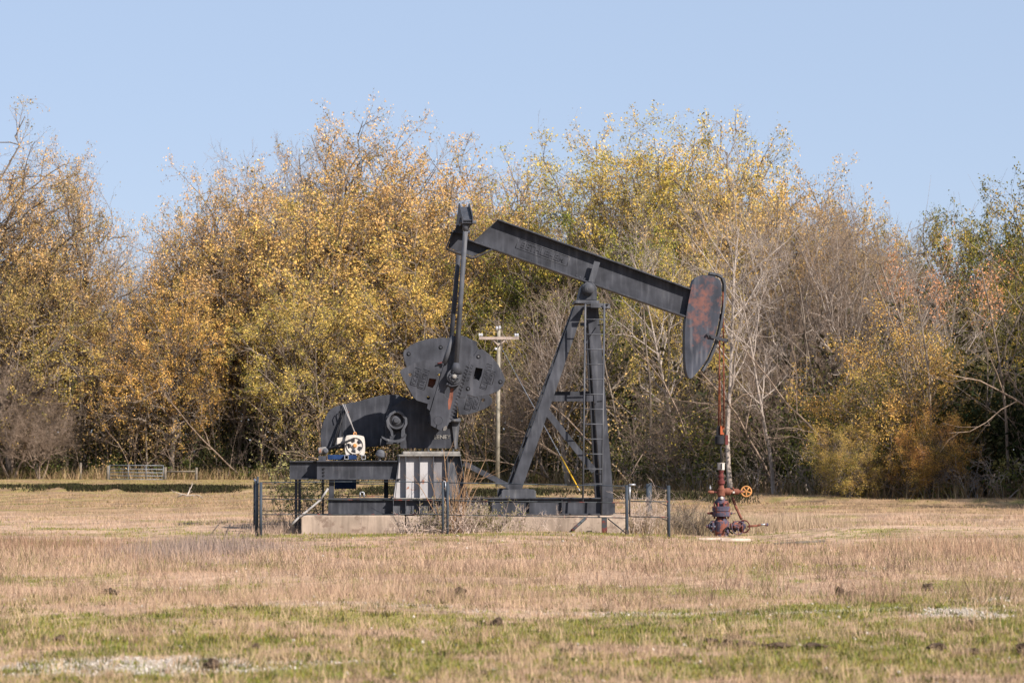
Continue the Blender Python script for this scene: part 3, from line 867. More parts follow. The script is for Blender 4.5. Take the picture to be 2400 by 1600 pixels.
def kd(a, b=0.55):
    return lambda z, n: np.clip(a + b * n, 0.03, 1)
def ks(lo, hi, b=0.5):
    return lambda z, n: np.clip(lo + (hi - lo) * sstep(0.45, 0.95, z) + b * n, 0.03, 1)
PROTO['golden_a'] = dome_tree(21, 15, 6.6, 1.8, limbs=35, leaf=11, leafsize=0.057, cols=GOLD, keep=kd(0.8, 0.85), low=-0.65)
PROTO['golden_b'] = dome_tree(22, 15, 6.4, 1.6, limbs=35, stems=2, leaf=11, leafsize=0.057, cols=ORANGE, keep=ks(0.82, 0.62, .8))
PROTO['golden_c'] = dome_tree(23, 15, 7.4, 2.4, limbs=35, trunk=0.42, leaf=11, leafsize=0.057, cols=GOLD, topcols=ORANGE, keep=ks(0.8, 0.65, .8), r0=0.30)
PROTO['sparse_a'] = dome_tree(31, 18, 6.8, 5.0, limbs=35, trunk=0.52, leaf=9, leafsize=0.050, cols=ORANGE, keep=ks(0.78, 0.48, 0.45), r0=0.28)
PROTO['sparse_b'] = dome_tree(32, 18, 6.4, 4.6, limbs=35, stems=2, trunk=0.5, leaf=9, leafsize=0.051, cols=ORANGE, keep=ks(0.82, 0.6, 0.45), r0=0.30)
PROTO['vase'] = dome_tree(41, 17, 7.4, 5.2, limbs=35, stems=3, trunk=0.5, leaf=11, leafsize=0.052, cols=VASE, topcols=VASE[1:], keep=ks(0.5, 1.0, 0.7), r0=0.26, low=-0.25, rise=0.08)
PROTO['olive'] = dome_tree(51, 13, 5.8, 1.8, limbs=35, leaf=12, leafsize=0.055, cols=OLIVE_C, keep=kd(0.92, .5), barkm='bark_dark', twig='bark_dark')
PROTO['bare_fan'] = dome_tree(61, 11, 4.6, 2.0, limbs=26, stems=3, trunk=0.38, r0=0.13, nl=(9, 7, 6), leaf=0, barkm='bark_pale', twig='bark_twig', twig_r=0.0045, low=-0.1, rise=0.02, wob=0.07, up=(0.08, 0.07, 0.05), lump=0.12)
PROTO['bare_tangle'] = dome_tree(62, 7, 4.2, 0.4, limbs=24, stems=3, trunk=0.36, r0=0.10, nl=(9, 7, 6), leaf=0, barkm='bark_twig', twig='bark_twig', twig_r=0.0045, low=-0.5, rise=0.2, wob=0.1)
PROTO['slender'] = make_tree(63, 14, r0=0.11, trunk_frac=0.95, nl=(15, 6, 5, 4), leaf=0, t_low=0.3, ang=(0.5, 0.95), lratio=0.22, up=(0, .06, .06, .06), barkm='bark_pale', twig='bark_pale', twig_r=0.005)
PROTO['russet'] = make_tree(71, 10, stems=2, r0=0.13, nl=(8, 7, 6, 4), leaf=6, leafsize=0.055, cols=RUSSET, keep=lambda z, n: sstep(0.72, 0.88, z) * np.clip(0.4 + 0.6 * n, 0, 1), t_low=0.3, ang=(0.4, 0.9), lratio=0.40, barkm='bark_pale', twig='bark_pale', twig_r=0.005)
PROTO['bush'] = dome_tree(81, 6, 4.2, 0.1, limbs=30, stems=3, trunk=0.34, r0=0.12, nl=(9, 6, 4), leaf=11, leafsize=0.036, cols=BUSH, keep=kd(0.72, 0.6), low=-0.75, lump=0.2)

def place_tree(kind, name, px, top_py, dist, yaw, label, group, tint=(1, 1, 1), width=1.0, cat='tree'):
    tr, cr, top = PROTO[kind]
    x = WX(px, dist)
    z0 = gh(x, dist) - 0.05
    s = (WZ(top_py, dist) - z0) / top
    root = empty(name, (x, dist, z0), yaw)
    root.scale = (s * width, s * width, s)
    tag(root, label, cat, group)
    t = bpy.data.objects.new('trunk', tr); t.parent = root; link(t)
    c = bpy.data.objects.new('crown', cr); c.parent = root; link(c); c['kind'] = 'stuff'
    c.color = (*tint, 1); t.color = (*tint, 1)
    return root

GF = 'autumn trees of the wood edge'
GB = 'bare trees of the wood edge'
TREES = [
 # kind, name, px, top, dist, yaw, label, group, tint, width
 ('sparse_a', 'autumn_tree', 0, 232, 141, 1.3, 'tall half bare tree cut by the left edge of the view', GF, (1, .95, .95), 0.95),
 ('sparse_b', 'autumn_tree', 125, 325, 139, 2.0, 'thin crowned tree with dark forked limbs at the left sky gap', GF, (.95, .9, .9), 0.66),
 ('golden_c', 'autumn_tree', 30, 520, 133, 1.0, 'dense olive and orange tree under the two thin trees at the left', GF, (.75, .78, .7), 0.95),
 ('golden_b', 'autumn_tree', 165, 590, 136, 4.0, 'low rusty tree beneath the sky gap at the left', GF, (.95, .88, .85), 0.8),
 ('bare_fan', 'bare_tree', 305, 545, 150, 0.4, 'pale hazy bare tree filling the bottom of the left sky gap', GB, (1, 1, 1), 0.6),
 ('golden_b', 'autumn_tree', 470, 405, 143, 2.2, 'sparse orange tree on the right side of the left sky gap', GF, (1.05, 1, .95), 0.68),
 ('sparse_b', 'autumn_tree', 535, 365, 141, 0.9, 'thin orange tree with a pointed hazy top left of the tall golden tree', GF, (1.1, 1.0, 1.0), 0.85),
 ('golden_a', 'autumn_tree', 400, 640, 131, 5.1, 'low orange tree with dark leaning trunk above the metal farm gate', GF, (1.1, .95, .85), 0.85),
 ('golden_c', 'autumn_tree', 610, 440, 136, 3.0, 'broad orange tree with dark limbs left of the belt guard', GF, (1.05, 1, .95), 0.85),
 ('bare_fan', 'bare_tree', 690, 300, 153, 1.7, 'grey bare treetop against the sky left of the tallest golden tree', GB, (1, 1, 1), 0.6),
 ('golden_a', 'autumn_tree', 745, 385, 139, 0.5, 'dense yellow orange tree above the belt guard', GF, (1.05, 1, .95), 0.95),
 ('sparse_b', 'autumn_tree', 865, 228, 146, 4.2, 'tallest orange tree with a thin twiggy top left of the walking beam', GF, (1.1, 1.02, 1.0), 0.85),
 ('golden_b', 'autumn_tree', 890, 390, 137, 1.3, 'golden tree behind the top of the pitman arms', GF, (1.1, 1.05, .9), 1.0),
 ('golden_c', 'autumn_tree', 1000, 292, 144, 2.6, 'orange tree right of the tallest golden tree', GF, (1.1, 1, .95), 0.85),
 ('golden_a', 'autumn_tree', 1000, 560, 130, 3.7, 'low bright yellow tree behind the crank weights', GF, (1.1, 1.08, .9), 1.0),
 ('golden_a', 'autumn_tree', 720, 630, 129, 2.0, 'low yellow green tree behind the electric motor', GF, (.95, 1.02, .85), 0.95),
 ('sparse_a', 'autumn_tree', 1140, 320, 150, 5.0, 'hazy orange tree in the dip of the treeline above the beam tail', GF, (1.1, 1, 1), 0.8),
 ('golden_b', 'autumn_tree', 1150, 425, 138, 0.2, 'orange brown tree right above the beam tail', GF, (1.08, 1, .9), 0.85),
 ('olive', 'autumn_tree', 1240, 480, 132, 1.1, 'yellow green tree above the raised lettering of the beam', GF, (1.5, 1.35, 1.2), 0.75),
 ('vase', 'autumn_tree', 1420, 252, 134, 0.0, 'tall airy tree with spreading dark limbs above the walking beam', GF, (1.05, 1.0, .95), 1.0),
 ('vase', 'autumn_tree', 1565, 246, 132, 2.4, 'tall yellow topped tree above the front half of the walking beam', GF, (1.15, 1.0, .95), 0.9),
 ('golden_a', 'autumn_tree', 1690, 272, 128, 4.4, 'tall yellow orange tree above the horsehead', GF, (1.1, 1.08, .9), 0.75),
 ('olive', 'autumn_tree', 1500, 500, 116, 2.9, 'green tree with a dark ivy covered trunk between samson post and horsehead', GF, (1.6, 1.6, 1.1), 0.75),
 ('golden_a', 'autumn_tree', 1620, 545, 108, 0.9, 'yellow green tree behind the horsehead', GF, (.95, 1.0, .8), 0.65),
 ('bare_fan', 'bare_tree', 1335, 640, 112, 0.0, 'pale bare tree behind the samson post and ladder', GB, (1, 1, 1), 0.8),
 ('bare_tangle', 'bare_tree', 1240, 770, 117, 2.0, 'low tangle of bare limbs right of the utility pole', GB, (1, 1, 1), 0.7),
 ('slender', 'bare_tree', 1712, 318, 88, 0.5, 'slender whitish bare tree just right of the horsehead', GB, (1, 1, 1), 1.0),
 ('slender', 'bare_tree', 1812, 470, 86, 3.0, 'slim straight bare trunk second to the right of the horsehead', GB, (1, 1, 1), 0.95),
 ('slender', 'bare_tree', 1610, 420, 104, 1.9, 'bare white limbed treetop peeking over the horsehead', GB, (1, 1, 1), 0.9),
 ('golden_c', 'autumn_tree', 1835, 355, 116, 2.0, 'orange topped tree behind the bare thicket, first of two', GF, (1.05, .98, .85), 0.8),
 ('golden_b', 'autumn_tree', 1960, 388, 113, 3.4, 'dark golden round topped tree behind the bare thicket', GF, (.95, .88, .75), 0.8),
 ('golden_a', 'autumn_tree', 2055, 485, 108, 1.2, 'low golden tree at the left rim of the right sky gap', GF, (.95, .9, .75), 0.58),
 ('bare_fan', 'bare_tree', 1890, 450, 94, 2.0, 'wide fan of grey twigs right of the slender bare trees', GB, (1, 1, 1), 0.85),
 ('bare_fan', 'bare_tree', 2010, 465, 92, 4.0, 'second broad grey bare tree with an arched twiggy top', GB, (1, 1, 1), 0.75),
 ('bare_fan', 'bare_tree', 2090, 540, 95, 5.2, 'grey bare tree at the right end of the bare thicket', GB, (1, 1, 1), 0.6),
 ('russet', 'autumn_tree', 2205, 545, 88, 1.0, 'bare limbed tree with russet dead leaves at its top', GF, (1.2, 1.05, 1), 0.8),
 ('olive', 'autumn_tree', 2275, 430, 99, 0.0, 'olive green tree right of the right sky gap', GF, (1.5, 1.3, 1.2), 0.78),
 ('olive', 'autumn_tree', 2440, 345, 104, 5.4, 'tall thin topped olive tree cut by the right edge of the view', GF, (1.5, 1.2, 1.1), 0.8),
 ('olive', 'autumn_tree', 2350, 590, 92, 4.4, 'low dark olive tree at the right edge of the view', GF, (1.5, 1.2, 1.05), 0.8),
 ('olive', 'autumn_tree', 2310, 800, 85, 0.5, 'dark low tree in the shade at the right edge', GF, (.8, .75, .8), 1.0),  # tint dimmed to put the right edge's shade into the leaf colour
 ('bush', 'bushy_tree', 2110, 690, 82, 0.0, 'wide yellow orange bushy tree leafy to the ground at the right', GF, (1.05, 1.0, 1.0), 0.85),
 ('bush', 'bushy_tree', 1990, 960, 80, 2.0, 'lower leafy bush on the left flank of the wide yellow bushy tree', GF, (.9, .95, .9), 0.9),
 ('bush', 'bushy_tree', 2195, 930, 79, 4.0, 'orange bush on the right flank of the wide yellow bushy tree', GF, (1.25, 1.05, 1.05), 0.85),
 ('bare_tangle', 'bare_tree', 30, 800, 131, 0.0, 'pale tangled bare bush at the left edge below the thin trees', GB, (1, 1, 1), 0.9),
 ('bare_tangle', 'bare_tree', 95, 900, 130, 3.0, 'low pale bare bush in front of the left woods', GB, (1, 1, 1), 0.8),
 ('bare_fan', 'bare_tree', 270, 650, 140, 3.0, 'bare branching tree with forked dark trunk above the farm gate', GB, (1, 1, 1), 0.8),
 ('bare_tangle', 'bare_tree', 1790, 760, 90, 1.0, 'grey brushy bare tree right of the wellhead', GB, (1, 1, 1), 0.8),
 ('bare_tangle', 'bare_tree', 1600, 870, 96, 4.0, 'low tangle of bare brush left of the wire lines', GB, (1, 1, 1), 0.8),
 ('bare_tangle', 'bare_tree', 900, 860, 134, 2.2, 'bare brushy tree behind the gearbox', GB, (1, 1, 1), 0.7),
 ('olive', 'autumn_tree', 2893, 310, 73, 0.5, 'first olive tree of the wood continuing past the right side of the view', GF, (1.2, 1.1, 1.1), 0.9),
 ('olive', 'autumn_tree', 3290, 200, 66, 2.5, 'second olive tree of the wood continuing past the right side of the view', GF, (1.2, 1.1, 1.1), 0.8),
 ('olive', 'autumn_tree', 2680, 420, 79, 4.5, 'third olive tree of the wood continuing past the right side of the view', GF, (1.2, 1.1, 1.1), 0.9),
]
for t in TREES:
    place_tree(t[0], t[1], t[2], t[3], t[4] + (4.0 if t[2] < 1200 and 128 < t[4] < 138 else 0.0), t[5], t[6], t[7], t[8], t[9])
BACK = ((-60, 500, 160, 'golden_a', 'outermost hazy back tree at the left edge behind the tall half bare tree'),
 (50, 620, 165, 'golden_c', 'hazy back tree behind the dense olive and orange tree at the left'),
 (170, 700, 168, 'golden_b', 'low hazy back tree under the thin crowned tree at the left sky gap'),
 (320, 700, 166, 'golden_a', 'low hazy back tree in the bottom of the left sky gap'),
 (500, 520, 165, 'golden_c', 'hazy back tree behind the thin orange tree with a pointed top'),
 (600, 460, 160, 'sparse_a', 'sparse hazy back tree behind the broad orange tree with dark limbs'),
 (690, 470, 165, 'golden_a', 'hazy back tree under the grey bare treetop left of the tallest tree'),
 (800, 400, 165, 'golden_b', 'hazy back tree between the grey treetop and the tallest orange tree'),
 (930, 400, 165, 'golden_c', 'hazy back tree directly behind the golden tree at the pitman tops'),
 (1060, 430, 165, 'golden_a', 'hazy back tree right of the equalizer above the beam tail'),
 (1180, 480, 165, 'golden_b', 'hazy back tree behind the orange brown tree above the beam tail'),
 (1290, 480, 158, 'golden_c', 'hazy back tree glimpsed left of the tall airy tree with spreading limbs'),
 (1400, 500, 155, 'olive', 'greenish back tree seen through the tall airy tree with spreading limbs'),
 (1510, 470, 155, 'golden_a', 'hazy back tree between the two tall trees above the beam'),
 (1640, 430, 150, 'golden_c', 'hazy back tree behind the horsehead and the tall yellow orange tree'),
 (1760, 470, 140, 'golden_b', 'hazy back tree between the two slender bare trees'),
 (1880, 500, 135, 'golden_c', 'hazy back tree behind the wide fan of grey twigs'),
 (1990, 530, 130, 'golden_a', 'hazy back tree behind the second broad grey bare tree'),
 (2090, 620, 130, 'golden_b', 'low hazy back tree at the bottom of the right sky gap'),
 (2180, 650, 125, 'olive', 'low greenish back tree behind the russet topped tree'),
 (2300, 580, 125, 'golden_c', 'hazy back tree behind the olive tree right of the right sky gap'),
 (2430, 540, 120, 'olive', 'greenish back tree cut by the right edge of the view'))
for i, (px, tp, d, k, lab) in enumerate(BACK):
    place_tree(k, 'back_row_tree', px, tp, d, i * 1.3, lab, 'back row trees of the wood', (.8, .78, .8) if k != 'olive' else (1.1, 1.0, 1.0), 0.85)

# undergrowth: evergreen shrubs, brush and stems nobody could count
def edge_y(x):
    return np.interp(x, EDGE_X, EDGE_Y)

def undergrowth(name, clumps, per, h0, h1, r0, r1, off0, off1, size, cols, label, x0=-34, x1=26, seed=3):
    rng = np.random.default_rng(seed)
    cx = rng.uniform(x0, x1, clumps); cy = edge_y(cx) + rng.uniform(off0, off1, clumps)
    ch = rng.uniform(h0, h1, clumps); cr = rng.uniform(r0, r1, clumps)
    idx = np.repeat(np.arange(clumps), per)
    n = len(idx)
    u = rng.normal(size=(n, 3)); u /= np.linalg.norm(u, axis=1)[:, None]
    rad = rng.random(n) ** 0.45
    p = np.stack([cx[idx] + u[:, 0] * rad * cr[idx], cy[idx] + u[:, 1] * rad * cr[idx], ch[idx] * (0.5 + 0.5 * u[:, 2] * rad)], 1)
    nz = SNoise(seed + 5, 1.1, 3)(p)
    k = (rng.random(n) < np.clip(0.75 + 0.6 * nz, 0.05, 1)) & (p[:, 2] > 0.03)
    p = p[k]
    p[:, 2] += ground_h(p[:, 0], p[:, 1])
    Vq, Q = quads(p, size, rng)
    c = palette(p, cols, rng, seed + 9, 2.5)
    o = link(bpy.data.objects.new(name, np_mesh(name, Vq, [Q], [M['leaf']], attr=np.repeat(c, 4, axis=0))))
    tag(o, label, None, None, 'stuff')
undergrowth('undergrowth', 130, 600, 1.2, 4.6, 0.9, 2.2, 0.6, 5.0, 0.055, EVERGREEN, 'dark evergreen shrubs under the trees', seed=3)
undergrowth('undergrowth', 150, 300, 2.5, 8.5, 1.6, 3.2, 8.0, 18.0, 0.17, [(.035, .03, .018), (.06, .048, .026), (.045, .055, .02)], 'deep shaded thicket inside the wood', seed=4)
undergrowth('undergrowth', 46, 520, 2.5, 5.5, 0.9, 1.8, 0.8, 3.5, 0.085, [(.016, .024, .010), (.03, .036, .014), (.05, .045, .02)], 'dark shaded shrubs at the right end of the wood', x0=14.4, x1=21, seed=16)  # near-black leaf colours stand in for the deep shade at this end
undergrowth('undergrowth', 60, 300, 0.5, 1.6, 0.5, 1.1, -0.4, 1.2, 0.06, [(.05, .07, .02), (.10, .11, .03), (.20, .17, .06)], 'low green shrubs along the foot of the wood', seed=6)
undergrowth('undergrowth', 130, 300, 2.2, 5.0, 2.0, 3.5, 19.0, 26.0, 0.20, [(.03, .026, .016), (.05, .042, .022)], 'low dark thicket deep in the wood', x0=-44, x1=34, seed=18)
undergrowth('undergrowth', 70, 330, 3.0, 7.0, 1.0, 2.2, 0.2, 4.0, 0.055, ORANGE, 'low orange and olive leaves hanging in the wood edge', x0=-34, x1=8, seed=41)
undergrowth('undergrowth', 50, 330, 2.0, 5.0, 1.0, 2.0, 0.6, 4.0, 0.052, OLIVE_C, 'olive leaves hanging in the wood edge on the right', x0=3, x1=14, seed=42)
undergrowth('background_woods', 120, 520, 7.0, 12.0, 2.5, 4.5, 24.0, 42.0, 0.16, [(.10, .085, .05), (.20, .15, .06), (.15, .13, .09)], 'far mass of the wood behind the back row', x0=-46, x1=36, seed=8)

def brush(name, n, off0, off1, h0, h1, label, seed, x0=-34, x1=26, barkm='bark', wob=0.12, lean=0.35, nl=(5, 4)):
    rng = np.random.default_rng(seed)
    x = rng.uniform(x0, x1, n); y = edge_y(x) + rng.uniform(off0, off1, n)
    O = np.stack([x, y, ground_h(x, y)], 1)
    D = np.stack([rng.normal(0, lean, n), rng.normal(0, lean, n), np.ones(n)], 1); D /= np.linalg.norm(D, axis=1)[:, None]
    L = rng.uniform(h0, h1, n)
    P0 = polylines(O, D, L, 6, -0.01, wob, rng)
    R0 = (0.007 * L + 0.006)[:, None] * np.linspace(1, .3, 7)[None]
    P1, R1, L1 = spawn(P0, R0, L, nl[0], 0.25, 1, 0.4, 1.1, 0.38, 0.012, 4, 0.02, wob * 1.4, rng, rmin=0.008)
    P2, R2, L2 = spawn(P1, R1, L1, nl[1], 0.2, 1, 0.4, 1.1, 0.5, 0.01, 2, 0.02, wob * 1.6, rng, rmin=0.006)
    parts = [tubes(P0, R0, 4), tubes(P1, R1, 3), tubes(P2, R2, 3)]
    b = 0; vs, qs = [], []
    for v, q in parts: vs.append(v); qs.append(q + b); b += len(v)
    o = link(bpy.data.objects.new(name, np_mesh(name, np.concatenate(vs), [np.concatenate(qs)], [M[barkm]])))
    tag(o, label, None, None, 'stuff')
brush('brush', 230, -0.3, 6.0, 1.0, 4.0, 'bare brown brush along the foot of the wood', 31, barkm='bark_twig')
brush('brush', 170, 0.0, 4.5, 2.5, 7.0, 'tangled brown thicket between the trunks', 34, barkm='bark_twig', lean=0.45, wob=0.16)
brush('brush', 110, 0.5, 8.0, 4.0, 9.0, 'thin bare saplings standing in the wood edge', 32, barkm='bark', lean=0.12, wob=0.07)
brush('brush', 150, -0.8, 0.8, 0.6, 1.8, 'pale dead twigs at the foot of the wood on the right', 33, x0=4, x1=20, barkm='bark_pale', lean=0.5)

# ---------------------------------------------------------------- the pumping unit
YAW = math.radians(4.4)
OX, OY = 1.13, 50.0
UU = Vector((math.cos(YAW), math.sin(YAW), 0)); VV = Vector((-math.sin(YAW), math.cos(YAW), 0))

def S(px, py, d):
    """(s, z) in the unit's frame of an image point on the upright plane at depth d"""
    r = ray(px, py)
    c = Vector((0, 0, CAMH)); o = Vector((OX, OY, 0))
    t = (d + (o - c).dot(VV)) / r.dot(VV)
    p = c + r * t - o
    return (p.dot(UU), p.z)
def P3(px, py, d):
    s, z = S(px, py, d)
    return Vector((s, d, z))
def poly(pts, d):
    return [S(x, y, d) for x, y in pts]

pad = empty('concrete_base', (OX, OY, 0), YAW)
tag(pad, 'low stained concrete slab under the pumpjack', 'slab')
x0, zt = S(706, 1206, -0.85); x1, _ = S(950, 1206, -0.85); x2, zt2 = S(1466, 1208, -0.85)
zt = (zt + zt2) / 2
MB().box((x0, -0.85, -0.2), (x1 - 0.008, 0.85, zt)).build('slab_section', M['concrete'], pad, bevel=0.02)
MB().box((x1 + 0.008, -0.87, -0.2), (x2, 0.85, zt - 0.012)).build('slab_section', M['concrete'], pad, bevel=0.02)

pj = empty('pumpjack', (OX, OY, 0), YAW)
tag(pj, 'black oil pumpjack with lowered horsehead standing on a concrete slab', 'pumpjack')

def part(name, parent=pj, loc=(0, 0, 0)):
    e = empty(name, loc, 0, parent)
    return e

def ibeam(name, parent, p0, p1, depth, fw, tf=0.022, tw=0.014, mat=None, split=True):
    """horizontal-ish I beam in the s-z plane, p0/p1 = (s,d,z) of the top flange ends"""
    mat = mat or M['steel']
    p0, p1 = Vector(p0), Vector(p1)
    t = (p1 - p0).normalized(); n = Vector((t.z, 0, -t.x))    # downward normal
    if n.z > 0: n = -n
    e = part(name, parent)
    def slab(o, q0, q1, h, w, nm):
        a = q0 + n * o; b = q1 + n * o; a2 = a + n * h; b2 = b + n * h; yy = Vector((0, w, 0))
        MB().hexa([a - yy, b - yy, b2 - yy, a2 - yy], [a + yy, b + yy, b2 + yy, a2 + yy]).build(nm, mat, e)
    slab(0, p0, p1, tf, fw / 2, 'flange')
    slab(depth - tf, p0, p1, tf, fw / 2, 'flange')
    slab(tf, p0, p1, depth - 2 * tf, tw / 2, 'web')
    return e

# skid
for d in (-0.58, 0.58):
    a = S(769, 1166.5, d - 0.08 if d < 0 else d); b = S(1436, 1167.5, d)
    zb = zt + 0.005
    dep = a[1] - zb
    ibeam('skid_beam', pj, (a[0], d, a[1]), (b[0], d, a[1]), dep, 0.17)
for pxx in (775, 905, 1085, 1190, 1330, 1428):
    s = S(pxx, 1180, 0)[0]
    MB().box((s - 0.05, -0.565, zt + 0.04), (s + 0.05, 0.565, zt + 0.24)).build('cross_member', M['steel'], pj)
s0 = S(1410, 1190, -0.68); s1 = S(1437, 1210, -0.68)
MB().box((s0[0], -0.70, zt + 0.006), (s1[0], -0.673, S(1410, 1166, -0.7)[1])).build('end_plate', M['steel'], pj)
for pxx in (1152, 1240, 1316):
    s = S(pxx, 1180, -0.6)[0]
    MB().box((s, -0.655, zt + 0.03), (s + 0.012, -0.59, S(1100, 1171, -0.6)[1])).build('stiffener', M['steel'], pj)

# pedestal with upright fins
ped = part('gearbox_pedestal')
ztp = S(1000, 1067, -0.6)[1]; zm = S(1000, 1166, -0.7)[1]
fr_t, fr_b = -0.56, -0.66       # panel plane, top and bottom
def pp(px, py):
    f = (py - 1067) / 140.0
    d = fr_t + (fr_b - fr_t) * f
    return P3(px, py, d)
tops = [936, 950, 982.5, 1015, 1048, 1077]
bots = [921, 950, 982.5, 1015, 1048, 1095]
mats = ['bleached', 'bleached', 'bleached', 'halfbleached', 'steel_light']
for i in range(5):
    a = [pp(tops[i], 1068), pp(tops[i + 1], 1068), pp(bots[i + 1], 1166), pp(bots[i], 1166)]
    o = MB().hexa(a, [v + Vector((0, 0.02, 0)) for v in a]).build('panel', M[mats[i]], ped)
    o['label'] = ['sun bleached panel', 'sun bleached panel', 'sun bleached panel', 'half bleached grey panel', 'plain grey panel'][i]
    lo = [pp(bots[i], 1169), pp(bots[i + 1], 1169), pp(bots[i + 1], 1205.5), pp(bots[i], 1205.5)]
    MB().hexa(lo, [v + Vector((0, 0.02, 0)) for v in lo]).build('panel', M['steel_light'], ped)
for i in range(6):
    a0, a1 = pp(tops[i], 1068), pp(bots[i], 1166)
    w = Vector((0.012, 0, 0)); k = Vector((0, 0.125, 0))
    MB().hexa([a0 - k, a0 - k + w, a0 + w, a0], [a1 - k, a1 - k + w, a1 + w, a1]).build('fin', M['steel_light'], ped)
    b0, b1 = pp(bots[i], 1168), pp(bots[i], 1205.5)
    MB().hexa([b0 - k, b0 - k + w, b0 + w, b0], [b1 - k, b1 - k + w, b1 + w, b1]).build('fin', M['steel_light'], ped)
a, b = pp(919, 1166), pp(1098, 1166)
MB().box((a.x, -0.79, zm - 0.018), (b.x, 0.6, zm)).build('ledge', M['rusty'], ped)
# side and rear sheets close the pedestal
a0, a1, c0, c1 = pp(936, 1068), pp(921, 1205.5), pp(1077, 1068), pp(1095, 1205.5)
dd = Vector((0, 1.1, 0))
MB().hexa([a0, a0 + dd, a1 + dd, a1], [v + Vector((0.014, 0, 0)) for v in (a0, a0 + dd, a1 + dd, a1)]).build('side_sheet', M['steel'], ped)
MB().hexa([c0, c0 + dd, c1 + dd, c1], [v - Vector((0.014, 0, 0)) for v in (c0, c0 + dd, c1 + dd, c1)]).build('side_sheet', M['steel'], ped)
a, b = pp(934, 1068), pp(1080, 1068)
MB().box((a.x, -0.70, a.z), (b.x, 0.62, a.z + 0.03)).build('top_plate', M['rusty'], ped)

# gearbox
gb = part('gearbox')
ZB = a.z + 0.03
gf = -0.45
body = poly([(906, 1040), (903, 985), (912, 958), (940, 940), (985, 930), (1040, 930), (1071, 950), (1072, 985), (1064, 985), (1070, 1022), (1075, 1050), (940, 1050), (936, 1040)], gf)
MB().prism(body, gf, 0.22).build('gear_case', M['steel'], gb, bevel=0.02)
fl = poly([(944, 1057), (944, 1049), (1078, 1049), (1078, 1057)], gf - 0.06)
s_a, s_b = fl[0][0], fl[2][0]
MB().box((s_a, gf - 0.13, ZB), (s_b, 0.34, ZB + 0.06)).build('foot_flange', M['rusty'], gb, bevel=0.008)
for pxx in (990, 1004, 1036, 1062):
    s = S(pxx, 1052, gf - 0.08)[0]
    MB().lathe((s, gf - 0.085, ZB + 0.06), (0, 0, 1), [(0, 0.022), (0.03, 0.022), (0.031, 0.012), (0.055, 0.012)], 6).build('bolt', M['steel_light'], gb)
# tapered column and pipe on the front side
col = [P3(1058, 985, gf - 0.05), P3(1079, 978, gf - 0.05), P3(1071, 1052, gf - 0.05), P3(1066, 1052, gf - 0.05)]
MB().hexa(col, [v + Vector((0, 0.4, 0)) for v in col]).build('side_rib', M['steel_light'], gb)
MB().tube(P3(1055, 985.5, gf - 0.12), P3(1080, 985.5, gf - 0.12), 0.034).build('oil_pipe', M['steel_light'], gb)
MB().lathe(P3(1027, 984, -0.84), (0, 1, 0), [(0, 0.10), (0.2, 0.10), (0.2, 0.17), (0.40, 0.18)]).build('crank_shaft', M['steel'], gb)
MB().lathe((S(1020, 984, 0.2)[0], 0.21, S(1020, 984, 0.2)[1]), (0, 1, 0), [(0, 0.17), (0.25, 0.16), (0.25, 0.10), (0.45, 0.10)]).build('crank_shaft', M['steel'], gb)

def lettering(name, text, parent, mat, c, ang, width, height, d, ext=0.012, squash=None):
    """raised letters on an upright plate facing -d; c = centre (s,z)"""
    cu = bpy.data.curves.new(name, 'FONT'); cu.body = text; cu.extrude = 0.5; cu.align_x = 'CENTER'; cu.align_y = 'CENTER'
    cu.offset = 0.012
    tmp = bpy.data.objects.new(name, cu); link(tmp)
    dg = bpy.context.evaluated_depsgraph_get()
    me = bpy.data.meshes.new_from_object(tmp.evaluated_get(dg))
    bpy.data.objects.remove(tmp); bpy.data.curves.remove(cu)
    co = np.array([v.co for v in me.vertices])
    mn, mxx = co.min(0), co.max(0)
    co = (co - (mn + mxx) / 2) / (mxx - mn)
    x = co[:, 0] * width; y = co[:, 1] * height; z = co[:, 2] * ext
    ca, sa = math.cos(ang), math.sin(ang)
    out = np.stack([c[0] + x * ca - y * sa, d - z, c[1] + x * sa + y * ca], 1)
    for v, q in zip(me.vertices, out): v.co = q
    me.materials.clear(); me.materials.append(mat)
    o = bpy.data.objects.new(name, me); o.parent = parent
    return link(o)
c0 = S(1037, 1023.5, gf); 
lettering('lettering', 'EENEY', gb, M['rusty'], c0, 0.02, 0.33, 0.075, gf - 0.004, 0.014)

# brake drum
bd = part('brake_drum')
cs = P3(929, 984.5, gf - 0.12)
MB().torus(cs, (0, 1, 0), 0.165, 0.026).build('drum_rim', M['steel_light'], bd)
MB().lathe(cs + Vector((0, 0.02, 0)), (0, 1, 0), [(0, 0.155), (0.14, 0.155)], 28).build('drum', M['black'], bd)
MB().lathe(cs + Vector((0.0, -0.03, 0)), (0, 1, 0), [(0, 0.05), (0.03, 0.058), (0.04, 0.09), (0.06, 0.10)], 20).build('hub', M['steel_light'], bd)
